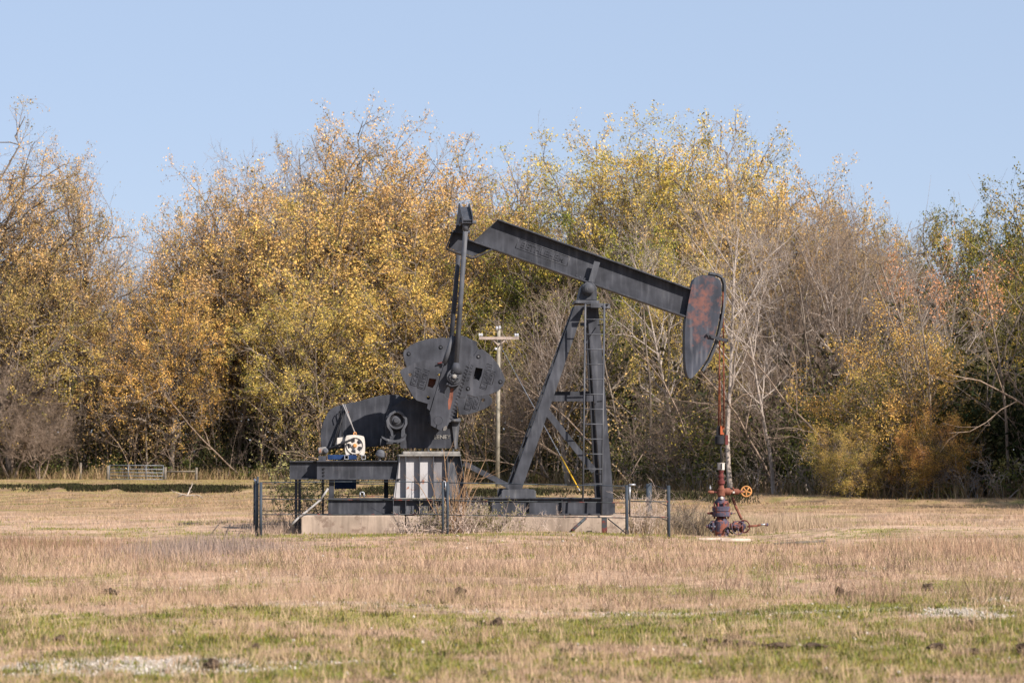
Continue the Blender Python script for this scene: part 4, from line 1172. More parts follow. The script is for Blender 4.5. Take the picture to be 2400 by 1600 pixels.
# band: two arms round the drum meeting a foot
band = poly([(926, 961), (915, 969), (905, 985), (907, 999), (915, 1011), (917, 1021), (922, 1021), (921, 1010), (912, 996), (910, 985), (917, 973), (927, 966)], cs.y - 0.03)
MB().prism(band, cs.y - 0.05, cs.y + 0.05).build('brake_shoe', M['steel_light'], bd)
band = poly([(932, 961), (944, 967), (954, 980), (955, 992), (949, 1005), (949, 1015), (944, 1024), (940, 1022), (941, 1008), (949, 993), (949, 982), (941, 972), (932, 966)], cs.y - 0.03)
MB().prism(band, cs.y - 0.05, cs.y + 0.05).build('brake_shoe', M['steel_light'], bd)
cr = poly([(894, 1021), (905, 1027), (925, 1031), (945, 1027), (950, 1022), (950, 1030), (937, 1036), (920, 1036), (905, 1032), (895, 1026)], cs.y - 0.06)
MB().prism(cr, cs.y - 0.10, cs.y + 0.02).build('brake_bracket', M['steel_light'], bd)
MB().tube(P3(893, 1027, cs.y - 0.08), P3(891, 1044, cs.y - 0.08), 0.01).build('brake_cable', M['steel_light'], bd)
MB().box(tuple(P3(914, 1011, gf - .06)), tuple(P3(946, 1006, gf + .05))).build('band_spring', M['black'], bd)
gbb = poly([(897, 1050), (897, 1030), (950, 1030), (950, 1058), (936, 1058), (930, 1046)], -0.35)

# belt guard behind the gearbox
bgp = poly([(753.8, 1051), (750.9, 1023), (751.5, 1009.5), (757, 989), (766.4, 969.4), (774.4, 959), (782.5, 953.3), (799.7, 948.7), (820.4, 944), (843.3, 939.5), (866, 932.6), (889, 927), (912, 924.6), (924, 924), (935, 926), (948, 931), (962, 941), (972, 960), (972, 1000), (958, 1030), (940, 1036), (912, 1042), (878, 1047), (855, 1048), (840, 1051)], 0.30)
gu = part('belt_guard')
MB().prism(bgp, 0.30, 0.62).build('guard_shell', M['steel'], gu, bevel=0.025)
MB().tube(P3(803, 946, 0.27), P3(833, 1016, -0.1), 0.012).build('tension_rod', M['pale_pipe'], gu)
MB().tube(P3(808, 947, 0.27), P3(831, 1013, -0.1), 0.009).build('tension_rod', M['pale_pipe'], gu)
MB().tube(P3(809, 958, 0.24), P3(780, 1050, 0.1), 0.022).build('strut', M['black'], gu)
pts = [P3(801, 958, 0.2), P3(798, 963, 0.2), P3(800, 972, 0.2), P3(802, 985, 0.2), P3(802, 1024, 0.05)]
MB().path(pts, 0.012).build('cable', M['black'], gu)
MB().path([P3(799, 958, 0.16), P3(794, 968, 0.16), P3(797, 980, 0.16)], 0.01).build('cable', M['black'], gu)

# crank arms, counterweights, pitmans
def groove(pts, d, w=0.02):
    pass
def weight(pts, d0, d1, holes=(), name='counterweight', bolts=(), label=None):
    e = part(name)
    if label: e['label'] = label
    MB().prism(poly(pts, d0), d0, d1, [poly(h, d0) for h in holes]).build('weight_casting', M['weight'], e, bevel=0.006)
    for (bx, by) in bolts:
        c = S(bx, by, d0)
        MB().torus((c[0], d0 - 0.001, c[1]), (0, 1, 0), 0.034, 0.010, 18, 6).build('bolt_collar', M['black'], e)
        MB().lathe((c[0], d0 - 0.022, c[1]), (0, 1, 0), [(0, 0.022), (0.03, 0.022)], 6).build('bolt', M['steel_light'], e)
    return e
def hole(x, y, r=4.2, n=12):
    return [(x + r * math.cos(2 * math.pi * i / n), y + r * math.sin(2 * math.pi * i / n)) for i in range(n)]

arm_ang = math.atan2(205, 60)
dn = -0.93
NL = [(938.4, 870), (942, 866), (955.4, 859), (971, 850), (993, 845), (1007, 843), (1025, 848.6), (1036, 853), (1043, 850), (1006, 975), (1001, 956), (1003, 946), (977, 938), (968, 929), (948, 893), (940, 877)]
NL = [(938.4, 870), (942, 865), (955.4, 859), (971, 850), (993, 845), (1007, 843), (1025, 848.6), (1038, 853), (1007.5, 962), (1001, 956), (1003, 946), (977, 938), (968, 929), (948, 893), (940, 877)]
w1 = weight(NL, dn, -0.74, [hole(961.5, 878), hole(1004, 932), hole(1027.5, 862), hole(1030, 876, 6), [(1006, 886), (1023, 888), (1020, 900), (1014, 909), (1002, 905)]], label='leaf shaped weight on the rear side of the near crank')
c = S(1012.5, 897, -0.76); MB().box((c[0] - 0.09, -0.775, c[1] - 0.1), (c[0] + 0.09, -0.765, c[1] + 0.1)).build('rust_pocket', M['well_rust'], w1)
def framed(txt, e, px, py, ang, wpx, hpx, d):
    cc = S(px, py, d)
    lettering('lettering', txt, e, M['weight'], cc, ang, wpx / 115.0, hpx / 115.0, d - 0.003, 0.014)
    ca, sa = math.cos(ang), math.sin(ang)
    W, H = wpx / 115.0 / 2 + 0.025, hpx / 115.0 / 2 + 0.022
    cor = [(-W, -H), (W, -H), (W, H), (-W, H)]
    cor = [Vector((cc[0] + x * ca - y * sa, d - 0.006, cc[1] + x * sa + y * ca)) for x, y in cor]
    m = MB()
    for i in range(4): m.tube(cor[i], cor[(i + 1) % 4], 0.005, n=4)
    m.build('letter_frame', M['weight'], e)
framed('OCRO', w1, 975, 883, arm_ang, 34, 11, dn)
framed('LUFKIN', w1, 993.5, 888.5, arm_ang, 39, 11, dn)
NR = [(1100, 848), (1106, 838), (1122, 842), (1117, 807), (1130, 818), (1148, 831), (1168, 854), (1180, 877), (1184, 891), (1179, 904), (1168, 916), (1146, 925), (1114, 930), (1095, 924.5), (1091, 931.6), (1075.5, 931.6)]
NR = [(1101, 846), (1096, 833), (1110, 834), (1119, 820), (1130, 818), (1148, 831), (1168, 854), (1180, 877), (1184, 891), (1179, 904), (1168, 916), (1146, 925), (1114, 930), (1095, 924.5), (1091, 931.6), (1075.5, 931.6)]
w2 = weight(NR, dn, -0.74, [[(1115, 861), (1131, 864), (1128, 880), (1122, 892), (1116, 888), (1109, 888), (1112, 874)]], bolts=[(1121.5, 835.5), (1173, 894.5), (1097, 910.5)], label='leaf shaped weight on the front side of the near crank')
c = S(1119, 876, -0.76); MB().box((c[0] - 0.12, -0.775, c[1] - 0.15), (c[0] + 0.12, -0.765, c[1] + 0.15)).build('pocket', M['black'], w2)
framed('LUFKIN', w2, 1140, 882, arm_ang - math.pi, 52, 9, dn)
framed('OCRO', w2, 1151, 884, arm_ang - math.pi, 24, 9, dn)
lettering('lettering', '12 11 10', w2, M['weight'], S(1102, 874, dn), arm_ang - math.pi, 0.34, 0.05, dn - 0.003, 0.012)

ar = part('crank_arm'); ar['label'] = 'near crank arm with rust streak under its slot'
da = -0.955
ARM = [(1007, 968), (1009, 976), (1010, 997), (1021, 1003), (1032, 1009), (1041, 1009), (1047, 1003), (1052, 990), (1057, 988), (1101, 846), (1107, 800), (1092, 788), (1066, 790), (1058, 797), (1041, 852)]
slot = [(1049, 906), (1054, 906), (1055.5, 916), (1055, 926), (1051, 931), (1046, 931), (1042, 926), (1043, 916)]
MB().prism(poly(ARM, da), da, -0.76, [poly(slot, da)]).build('arm_casting', M['weight'], ar, bevel=0.006)
MB().torus(P3(1027.5, 984.5, da), (0, 1, 0), 0.085, 0.006, 24, 6).build('shaft_ring', M['weight'], ar)
m = MB()
for k in range(17):     # cast rack teeth along the front edge
    f = k / 16.0
    x = 1097 - 38 * f; y = 858 + 122 * f
    c = S(x, y, da)
    t = Vector((math.cos(arm_ang), 0, math.sin(arm_ang))); n = Vector((math.sin(arm_ang), 0, -math.cos(arm_ang)))
    o = Vector((c[0], da - 0.012, c[1])); a_ = n * 0.035; b_ = t * 0.010; y_ = Vector((0, 0.015, 0))
    m.hexa([o - a_ - b_, o + a_ - b_, o + a_ + b_, o - a_ + b_], [o - a_ - b_ + y_, o + a_ - b_ + y_, o + a_ + b_ + y_, o - a_ + b_ + y_])
tk = m.build('rack_teeth', M['weight'], ar); tk['kind'] = 'stuff'
c = S(1057, 938, da - 0.001)
st = poly([(1056, 910), (1063, 909), (1061, 935), (1055, 958), (1051, 960), (1050, 940), (1053, 930)], da - 0.002)
MB().prism(st, da - 0.0035, da - 0.0015).build('rust_streak', M['well_rust'], ar)
MB().prism(poly([(1040, 1000), (1046, 997), (1048, 1004), (1043, 1009), (1038, 1008)], da), da - 0.03, da + 0.02).build('lug', M['rusty'], ar)
MB().tube(P3(1022, 1006, da - 0.012), P3(1025, 994, da - 0.012), 0.009).build('split_seam', M['black'], ar)
# raised strap along the rear edge
g0, g1 = P3(1041, 852, da - 0.014), P3(1063, 787, da - 0.014)
MB().tube(g0, g1, 0.05, n=8).build('edge_rail', M['steel_light'], ar)
MB().tube(P3(1025, 852, da - 0.02), P3(1036, 849, da - 0.02), 0.014).build('clamp_bolt', M['well_red'], ar)

df = 0.62
FL = [(954, 862), (948, 845), (945, 829), (948, 820), (962.5, 809), (980, 800), (1003.6, 794), (1025, 792), (1068, 791), (1048, 866), (1020, 880), (975, 880)]
weight(FL, df, df + 0.19, [], bolts=[(958, 829), (1033, 813.5)], label='leaf shaped weight on the rear side of the far crank')
FA = [(1072, 789), (1082, 786), (1095, 791), (1118, 801), (1117, 810), (1128, 826), (1128, 850), (1060, 850)]
weight(FA, df, df + 0.19, [], label='upper weight on the front side of the far crank')
FR = [(1070, 940), (1077, 972), (1093, 972), (1114, 966), (1137, 957), (1150, 949), (1154, 942), (1153, 934), (1146, 925), (1120, 900), (1075, 900)]
w4 = weight(FR, df, df + 0.19, [hole(1132, 937.5)], label='lower weight on the front side of the far crank')
framed('LUFKIN', w4, 1101, 938, arm_ang - math.pi, 40, 9, df)
framed('OCRO', w4, 1119, 940, arm_ang - math.pi, 32, 9, df)
ar2 = part('crank_arm'); ar2['label'] = 'far crank arm'
MB().prism(poly([(1000, 975), (1008, 1005), (1030, 1005), (1045, 985), (1088, 850), (1095, 800), (1060, 795), (1040, 850)], 0.8), 0.815, 1.0).build('arm_casting', M['weight'], ar2)

def pitman(pt, pb, d, label):
    e = part('pitman_arm'); e['label'] = label
    a, b = P3(*pt, d), P3(*pb, d)
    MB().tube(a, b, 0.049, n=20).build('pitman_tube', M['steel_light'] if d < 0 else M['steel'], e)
    t = (b - a).normalized()
    MB().tube(b - t * 0.05, b + t * 0.16, 0.055, 0.13, n=20).build('pitman_fork', M['steel'], e)
    MB().tube(a - t * 0.06, a + t * 0.12, 0.062, n=16).build('pitman_collar', M['steel_light'], e)
    return e
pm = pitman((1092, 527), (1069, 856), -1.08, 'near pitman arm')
pc = P3(1064.6, 882, -1.08)
wp = part('wrist_pin')
MB().lathe(pc + Vector((0, -0.10, 0)), (0, 1, 0), [(0, 0.06), (0.02, 0.075), (0.02, 0.105), (0.05, 0.115), (0.05, 0.145), (0.16, 0.155), (0.18, 0.12)], 28).build('pin_housing', M['steel_light'], wp)
MB().lathe(pc + Vector((0, -0.135, 0)), (0, 1, 0), [(0, 0.022), (0.01, 0.04), (0.045, 0.045)], 18).build('pin_end', M['rusty'], wp)
for k in range(8):
    th = k * math.pi / 4 + 0.3
    q = pc + Vector((0.085 * math.cos(th), -0.115, 0.085 * math.sin(th)))
    MB().lathe(q, (0, 1, 0), [(0, 0.011), (0.03, 0.011)], 6).build('bolt', M['steel'], wp)
pl = poly([(1046, 901), (1060, 906), (1077, 902), (1080, 897), (1060, 899), (1048, 896)], pc.y)
MB().prism(pl, pc.y - 0.02, pc.y + 0.12).build('pin_guard', M['steel'], wp)
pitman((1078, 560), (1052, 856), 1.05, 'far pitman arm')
wp2 = part('wrist_pin')
MB().lathe(P3(1050, 882, 1.05) + Vector((0, -0.08, 0)), (0, 1, 0), [(0, 0.14), (0.16, 0.14)], 20).build('pin_housing', M['steel'], wp2)

# walking beam
wb = part('walking_beam')
U0, U1, L0, L1 = S(1166.4, 515, 0), S(1619, 678, 0), S(1097, 564, 0), S(1604, 742.5, 0)
tb = Vector((U1[0] - U0[0], 0, U1[1] - U0[1])).normalized()
nb_ = Vector((tb.z, 0, -tb.x))
TF = 0.03
MB().prism([U0, U1, L1, S(1150, 583, 0), S(1110, 565, 0)], -0.009, 0.009).build('web', M['steel'], wb)
def bflange(a, b, off, w, name='flange', t=TF):
    a = Vector((a[0], 0, a[1])) + nb_ * off; b = Vector((b[0], 0, b[1])) + nb_ * off
    a2, b2 = a + nb_ * t, b + nb_ * t; y = Vector((0, w, 0))
    return MB().hexa([a - y, b - y, b2 - y, a2 - y], [a + y, b + y, b2 + y, a2 + y]).build(name, M['steel'], wb, bevel=0.004)
bflange(U0, U1, -0.004, 0.155)
bflange(L0, L1, -0.018, 0.155)
# sloping tail plate
q0, q1 = Vector((S(1166.4, 515, 0)[0], 0, S(1166.4, 515, 0)[1])), Vector((S(1112, 564, 0)[0], 0, S(1112, 564, 0)[1]))
tt = (q1 - q0).normalized(); n2 = Vector((-tt.z, 0, tt.x)) * 0.014; y = Vector((0, 0.02, 0))
MB().hexa([q0 - y, q1 - y, q1 - y + n2, q0 - y + n2], [q0 + y, q1 + y, q1 + y + n2, q0 + y + n2]).build('tail_plate', M['steel'], wb)
# raised name and frame
na, nbm, nc, nd = S(1217, 559, 0), S(1336, 603, 0), S(1328, 623.6, 0), S(1207.7, 580.5, 0)
cen = ((na[0] + nbm[0] + nc[0] + nd[0]) / 4, (na[1] + nbm[1] + nc[1] + nd[1]) / 4)
ang = math.atan2(nbm[1] - na[1], nbm[0] - na[0])
lettering('lettering', 'BETHLEHEM', wb, M['steel'], cen, ang, 0.92, 0.125, -0.011, 0.018)
m = MB()
cs4 = [Vector((p[0], -0.012, p[1])) for p in (na, nbm, nc, nd)]
for i in range(4): m.tube(cs4[i], cs4[(i + 1) % 4], 0.007, n=4)
m.build('letter_frame', M['steel_light'], wb)
for px_, py_ in ((1142, 576), (1246, 611), (1350, 646), (1358, 650), (1369, 654), (1128, 570)):
    a = P3(px_, py_ + 3, -0.10)
    MB().tube(a, a + Vector((nb_.x, 0, nb_.z)) * -0.05, 0.013, n=6).build('bolt', M['steel'], wb)
# saddle strap over the beam
sa = [P3(1393, 611.5, -0.165), P3(1406.5, 615, -0.165), P3(1393, 661, -0.165), P3(1379, 660, -0.165)]
MB().hexa(sa, [v + Vector((0, 0.03, 0)) for v in sa]).build('saddle_strap', M['steel_light'], wb)
sa2 = [v + Vector((0, 0.30, 0)) for v in sa]
MB().hexa(sa2, [v + Vector((0, 0.03, 0)) for v in sa2]).build('saddle_strap', M['steel_light'], wb)
# end plate at the horsehead
e0, e1 = Vector((U1[0], 0, U1[1])), Vector((L1[0], 0, L1[1]))
y = Vector((0, 0.15, 0)); kx = Vector((0.012, 0, 0))
MB().hexa([e0 - y, e1 - y, e1 - y + kx, e0 - y + kx], [e0 + y, e1 + y, e1 + y + kx, e0 + y + kx]).build('end_plate', M['steel'], wb)

# tail bearing bracket and equalizer
tbk = part('tail_bearing')
TB = [(1064, 540), (1061, 546), (1048, 583), (1110, 605), (1153, 584), (1100, 566), (1095, 545), (1092, 530), (1072, 528)]
MB().prism(poly([(1064, 540), (1061, 546), (1049.5, 580), (1109, 601), (1150, 582), (1100, 565), (1095, 545), (1092, 530), (1072, 528)], -0.02), -0.012, 0.012).build('bracket_plate', M['steel'], tbk)
for p, q in (((1048, 581), (1110, 603)), ((1110, 603), (1153, 583)), ((1062, 545), (1048, 581))):
    a, b = P3(*p, -0.17), P3(*q, -0.17)
    t = (b - a).normalized(); n = Vector((t.z, 0, -t.x)) * 0.024; y = Vector((0, 0.34, 0))
    MB().hexa([a, b, b + n, a + n], [a + y, b + y, b + y + n, a + y + n]).build('flange', M['steel'], tbk)
MB().prism(poly([(1066, 545), (1096, 550), (1096, 530), (1070, 527)], -0.13), -0.13, 0.13).build('bearing_block', M['steel'], tbk, bevel=0.01)
MB().tube(P3(1055, 545, -0.1), P3(1068, 548, -0.1), 0.02).build('grease_pipe', M['black'], tbk)
MB().path([P3(1104, 560, -0.1), P3(1106, 552, -0.1), P3(1111, 549, -0.1), P3(1117, 552, -0.1)], 0.006).build('grease_pipe', M['black'], tbk)

eq = part('equalizer')
zN0 = S(1090, 521, -1.05)[1]; zNt = S(1090, 507, -1.05)[1]
zC0 = S(1082, 533, 0)[1]; zCt = S(1090, 478, 0)[1]
s_l, s_r = S(1079, 500, -0.6)[0], S(1105, 500, -0.6)[0]
prof = [(-1.22, zN0 - 0.04), (-1.22, zN0 + 0.10), (-0.10, zCt), (0.10, zCt), (1.22, zN0 + 0.10), (1.22, zN0 - 0.04), (0.3, zC0), (-0.3, zC0)]
def yz_prism(profile, s0, s1, name, mat):
    v = [(s0, d, z) for d, z in profile] + [(s1, d, z) for d, z in profile]
    n = len(profile)
    tr = tessellate_polygon([[Vector((d, z, 0)) for d, z in profile]])
    f = [tuple(t) for t in tr] + [tuple(i + n for i in reversed(t)) for t in tr] + [(i, (i + 1) % n, n + (i + 1) % n, n + i) for i in range(n)]
    return MB().add(v, f).build(name, mat, eq)
yz_prism(prof, s_l, s_l + 0.022, 'side_plate', M['steel'])
yz_prism(prof, s_r - 0.022, s_r, 'side_plate', M['steel'])
def sl(d): # top sheet height
    return zCt - 0.02 - (abs(d) - 0.1) / 1.12 * (zCt - zN0 - 0.10) if abs(d) > 0.1 else zCt - 0.02
tp = [(-1.20, sl(-1.2) - 0.05), (-0.1, sl(-.1) - 0.05), (0.1, sl(.1) - 0.05), (1.2, sl(1.2) - 0.05)]
yz_prism([(d, z) for d, z in tp] + [(d, z - 0.02) for d, z in reversed(tp)], s_l + 0.022, s_r - 0.022, 'top_sheet', M['steel'])
bt = [(-1.20, zN0 - 0.03), (-0.3, zC0 + 0.01), (0.3, zC0 + 0.01), (1.2, zN0 - 0.03)]
yz_prism(bt + [(d, z + 0.02) for d, z in reversed(bt)], s_l + 0.022, s_r - 0.022, 'bottom_sheet', M['steel'])
MB().tube((s_l - 0.06, -1.08, zN0 + 0.0), (s_r + 0.07, -1.08, zN0 + 0.0), 0.035).build('pitman_pin', M['steel_light'], eq)
MB().tube((s_l - 0.06, 1.05, zN0 + 0.0), (s_r + 0.07, 1.05, zN0 + 0.0), 0.035).build('pitman_pin', M['steel_light'], eq)
MB().tube((s_l - 0.03, -1.08, zN0 + 0.03), (s_l - 0.03, -1.08, zN0 + 0.09), 0.018).build('bolt', M['steel_light'], eq)

# samson post
sp = part('samson_post')
def leg(pts, web, name, d_sign=1, mat='steel'):
    """pts: four (px,py,d) corners, rear-top, front-top, front-bottom, rear-bottom"""
    e = part(name, sp) if False else sp
    a = [P3(*p) for p in pts]
    if d_sign < 0:
        a = [Vector((v.x, -v.y, v.z)) for v in a]
    k = Vector((0, 0.018 * d_sign, 0))
    m = MB().hexa(a, [v + k for v in a])
    kk = Vector((0, web * d_sign, 0)); t = Vector((0.016, 0, 0)); o = Vector((0, 0.02 * d_sign, 0))
    m.hexa([a[0] + o, a[0] + o + t, a[3] + o + t, a[3] + o], [a[0] + kk, a[0] + kk + t, a[3] + kk + t, a[3] + kk])
    m.hexa([a[1] + o - t, a[1] + o, a[2] + o, a[2] + o - t], [a[1] + kk - t, a[1] + kk, a[2] + kk, a[2] + kk - t])
    return m.build(name, M[mat], sp)
front = [(1376, 716, -0.30), (1402, 716, -0.30), (1438, 1168, -0.64), (1410, 1168, -0.64)]
rear = [(1348, 716, -0.30), (1371, 716, -0.30), (1223, 1146, -0.60), (1195, 1146, -0.60)]
leg(front, 0.20, 'front_leg'); leg(front, 0.20, 'front_leg', -1)
leg(rear, 0.18, 'rear_leg'); leg(rear, 0.18, 'rear_leg', -1)
def flat(p, q, wpx, d0, d1, name, t=0.02, web=0.08, parent=sp, mat='steel'):
    a, b = P3(*p, d0), P3(*q, d1)
    tdir = (b - a).normalized(); n = Vector((-tdir.z, 0, tdir.x)) * (wpx / 115.0 / 2); k = Vector((0, t, 0))
    m = MB().hexa([a - n, b - n, b + n, a + n], [a - n + k, b - n + k, b + n + k, a + n + k])
    if web:
        kk = Vector((0, web, 0)); s_ = n.normalized() * 0.014
        m.hexa([a + n + k, b + n + k, b + n - s_ + k, a + n - s_ + k], [a + n + kk, b + n + kk, b + n - s_ + kk, a + n - s_ + kk])
    return m.build(name, M[mat], parent)
flat((1290, 933), (1392, 933), 14, -0.42, -0.44, 'cross_tie')
flat((1282, 965), (1393, 1104), 15, -0.46, -0.55, 'diagonal_tie')
flat((1283, 924), (1400, 924), 14, 0.42, 0.44, 'cross_tie')
flat((1360, 760), (1390, 760), 8, -0.30, -0.30, 'cross_tie')
flat((1368, 800), (1392, 800), 8, -0.32, -0.32, 'cross_tie')
flat((1087, 1085), (1205, 1145), 12, -0.56, -0.62, 'pedestal_tie', parent=pj)
fp = poly([(1176, 1166), (1176, 1150), (1180, 1146), (1251, 1146), (1256, 1150), (1256, 1166)], -0.63)
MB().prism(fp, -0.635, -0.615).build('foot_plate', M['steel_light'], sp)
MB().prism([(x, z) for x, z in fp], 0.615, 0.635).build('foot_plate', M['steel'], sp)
# saddle, bearing and top plate
a, b = S(1348, 703.5, -0.3), S(1404, 711, -0.3)
MB().box((a[0], -0.34, b[1]), (b[0], 0.34, a[1])).build('top_plate', M['steel_light'], sp, bevel=0.006)
MB().prism(poly([(1355, 703), (1363, 672), (1373, 661), (1390, 662), (1399, 674), (1399, 703)], -0.26), -0.26, 0.26).build('saddle_bearing', M['steel'], sp, bevel=0.012)
cc = P3(1379, 677.5, -0.26)
MB().lathe(cc + Vector((0, -0.17, 0)), (0, 1, 0), [(0, 0.012), (0.01, 0.05), (0.03, 0.085), (0.06, 0.108), (0.09, 0.117), (0.12, 0.117), (0.12, 0.130), (0.18, 0.130)], 28).build('bearing_cap', M['steel_light'], sp)
# curved walkway plate round the top
m = MB()
A0, A1 = S(1373, 711, -0.5), S(1432, 711, -0.5)
zz1, zz0 = S(1400, 711, -0.6)[1], S(1400, 721.5, -0.6)[1]
cx_ = A0[0] + 0.12; R = A1[0] - cx_
N_ = 20
for i in range(N_):
    t0, t1 = -math.pi / 2 + i * math.pi / N_ * 0.5 * 1.6 - 0.1, -math.pi / 2 + (i + 1) * math.pi / N_ * 0.5 * 1.6 - 0.1
    p0 = (cx_ + R * math.cos(t0), -0.36 + 0.36 * math.sin(t0)); p1 = (cx_ + R * math.cos(t1), -0.36 + 0.36 * math.sin(t1))
    m.hexa([(p0[0], p0[1], zz0), (p1[0], p1[1], zz0), (p1[0], p1[1], zz1), (p0[0], p0[1], zz1)],
           [(p0[0] * .98 + cx_ * .02, p0[1] + .012, zz0), (p1[0] * .98 + cx_ * .02, p1[1] + .012, zz0), (p1[0] * .98 + cx_ * .02, p1[1] + .012, zz1), (p0[0] * .98 + cx_ * .02, p0[1] + .012, zz1)])
m.build('walkway_rim', M['steel_light'], sp)
MB().box((A0[0], -0.66, zz1 - 0.02), (A1[0] - 0.05, -0.345, zz1 - 0.008)).build('walkway', M['steel'], sp)

# ladder
ld = part('ladder')
def lrail(p, q):
    return MB().tube(p, q, 0.019, n=8).build('rail', M['steel_light'], ld)
lt0, lb0, lt1, lb1 = P3(1372, 712, -0.72), P3(1366, 1178, -0.92), P3(1416.5, 712, -0.72), P3(1410, 1205, -0.92)
lrail(lt0, lb0); lrail(lt1, lb1)
for k in range(12):
    py = 680 + (195 + 99.8 * k) / 2.85
    f = (py - 712) / 466.0
    d = -0.72 - 0.2 * f
    MB().tube(P3(1372 - 6 * f, py, d), P3(1416.5 - 6.2 * f, py, d), 0.013, n=6).build('rung', M['steel_light'], ld)
for py in (760, 940, 1110):
    f = (py - 712) / 466.0
    a = P3(1416 - 6 * f, py, -0.72 - 0.2 * f)
    MB().tube(a, a + Vector((-0.08, 0.36 - 0.12 * f, 0)), 0.012, n=6).build('bracket', M['steel'], ld)

# horsehead
hh = part('horsehead')
HH = [(1619.8, 677), (1622.8, 663.3), (1628.5, 651.8), (1637.7, 645.5), (1651.5, 643.8), (1663, 646.5), (1679, 650), (1688, 656), (1691.3, 668), (1691, 697.8), (1688.2, 730), (1681.3, 766.7), (1672, 803.4), (1656, 842.4), (1640, 866), (1626, 882), (1617, 888.4), (1611.3, 881.5), (1606.7, 858.5), (1605.2, 824), (1604.9, 789.6), (1606.7, 750.6), (1612, 715)]
def smooth_poly(pts, n=2):
    for _ in range(n):
        out = []
        for i in range(len(pts)):
            a, b = pts[i], pts[(i + 1) % len(pts)]
            out += [(a[0] * .75 + b[0] * .25, a[1] * .75 + b[1] * .25), (a[0] * .25 + b[0] * .75, a[1] * .25 + b[1] * .75)]
        pts = out
    return pts
hp = poly(smooth_poly(HH), -0.16)
MB().prism(hp, -0.17, -0.155).build('side_plate', M['head'], hh)
MB().prism(hp, 0.155, 0.17).build('side_plate', M['steel'], hh)
cen = (sum(p[0] for p in hp) / len(hp), sum(p[1] for p in hp) / len(hp))
inner = [(cen[0] + (p[0] - cen[0]) * 0.985, cen[1] + (p[1] - cen[1]) * 0.992) for p in hp]
MB().prism(inner, -0.15, 0.15).build('back_shell', M['steel'], hh)
# track on the curved front for the wire line
tr = [(1661, 643), (1678, 646), (1690, 652), (1694.5, 666), (1694.5, 698), (1691.5, 731), (1684.5, 768), (1675, 805), (1659, 844), (1643, 868)]
tp = [S(x, y, 0) for x, y in tr]
m = MB()
for i in range(len(tp) - 1):
    a, b = Vector((tp[i][0], 0, tp[i][1])), Vector((tp[i + 1][0], 0, tp[i + 1][1]))
    t = (b - a).normalized(); n = Vector((t.z, 0, -t.x)) * -0.045; y = Vector((0, 0.12, 0))
    m.hexa([a - y, b - y, b - y - n * -1, a - y - n * -1], [a + y, b + y, b + y + n, a + y + n])
m.build('wire_track', M['steel_light'], hh)
ga, gb_ = P3(1660, 783, -0.2), P3(1706, 795, -0.2)
MB().hexa([ga, gb_, gb_ + Vector((0, 0, -.06)), ga + Vector((0, 0, -.06))], [v + Vector((0, 0.02, 0)) for v in (ga, gb_, gb_ + Vector((0, 0, -.06)), ga + Vector((0, 0, -.06)))]).build('wire_guide', M['steel'], hh)
MB().box((gb_.x - 0.02, -0.2, gb_.z - 0.06), (gb_.x, 0.2, gb_.z)).build('wire_guide', M['steel'], hh)
for p in ((1659, 783), (1667, 786)):
    MB().tube(P3(*p, -0.16), P3(*p, -0.23), 0.025, n=8).build('bolt', M['steel'], hh)
MB().prism(poly([(1662, 642), (1676, 645), (1677, 649), (1662, 647)], -0.1), -0.1, 0.1).build('rope_anchor', M['steel'], hh)

# motor mount beams
a, b = S(679, 1079.5, -0.30), S(760, 1079.5, -0.30)
ibeam('motor_beam', pj, (a[0], -0.30, a[1]), (S(935, 1079.5, -.3)[0], -0.30, a[1]), (1122 - 1079.5) / 115.0, 0.15)
a, b = S(743, 1079, -0.55), S(938, 1079, -0.55)
mbm = ibeam('motor_beam', pj, (a[0], -0.55, a[1]), (b[0], -0.55, a[1]), 43.5 / 115.0, 0.2)
for py in (1098, 1106, 1113.5):
    c = S(758.5, py, -0.56)
    MB().lathe((c[0], -0.575, c[1]), (0, 1, 0), [(0, 0.022), (0.02, 0.022)], 8).build('bolt', M['black'], mbm)
ibeam('motor_beam', pj, (a[0], 0.45, a[1]), (b[0], 0.45, a[1]), 43.5 / 115.0, 0.2)
for pxx, d, y1, w in ((777, -0.5, 1166, 6), (777, 0.45, 1166, 6), (757, 0.3, 1205, 2.2), (905, 0.3, 1166, 5)):
    p, q = S(pxx - w, 1123, d), S(pxx + w, y1, d)
    MB().box((p[0], d - 0.02, q[1]), (q[0], d + 0.06, p[1])).build('support_leg', M['steel'], pj)
for pxx in (694, 702):
    p, q = S(pxx - 3, 1123, 0.2), S(pxx + 3, 1240, 0.2)
    MB().box((p[0], 0.15, 0.0), (q[0], 0.22, p[1])).build('support_leg', M['steel'], pj)
c0, c1 = S(784, 1145, 0.3), S(835, 1123, 0.3)
o = MB().box((c0[0], 0.2, c0[1]), (c1[0], 0.5, c1[1])).build('control_box', M['blue'], pj, bevel=0.01)
MB().path([P3(844, 1165, -0.5), P3(844, 1153, -0.5), P3(853, 1153, -0.5), P3(853, 1165, -0.5)], 0.014).build('pipe_loop', M['galv'], pj)
# long conduit leaning to the ground
MB().path([P3(769, 1144, -0.62), P3(752, 1170, -0.66), P3(720, 1197, -0.9), P3(700, 1212, -1.0), P3(684, 1229, -1.05)], 0.022).build('conduit', M['pale_pipe'], pj)

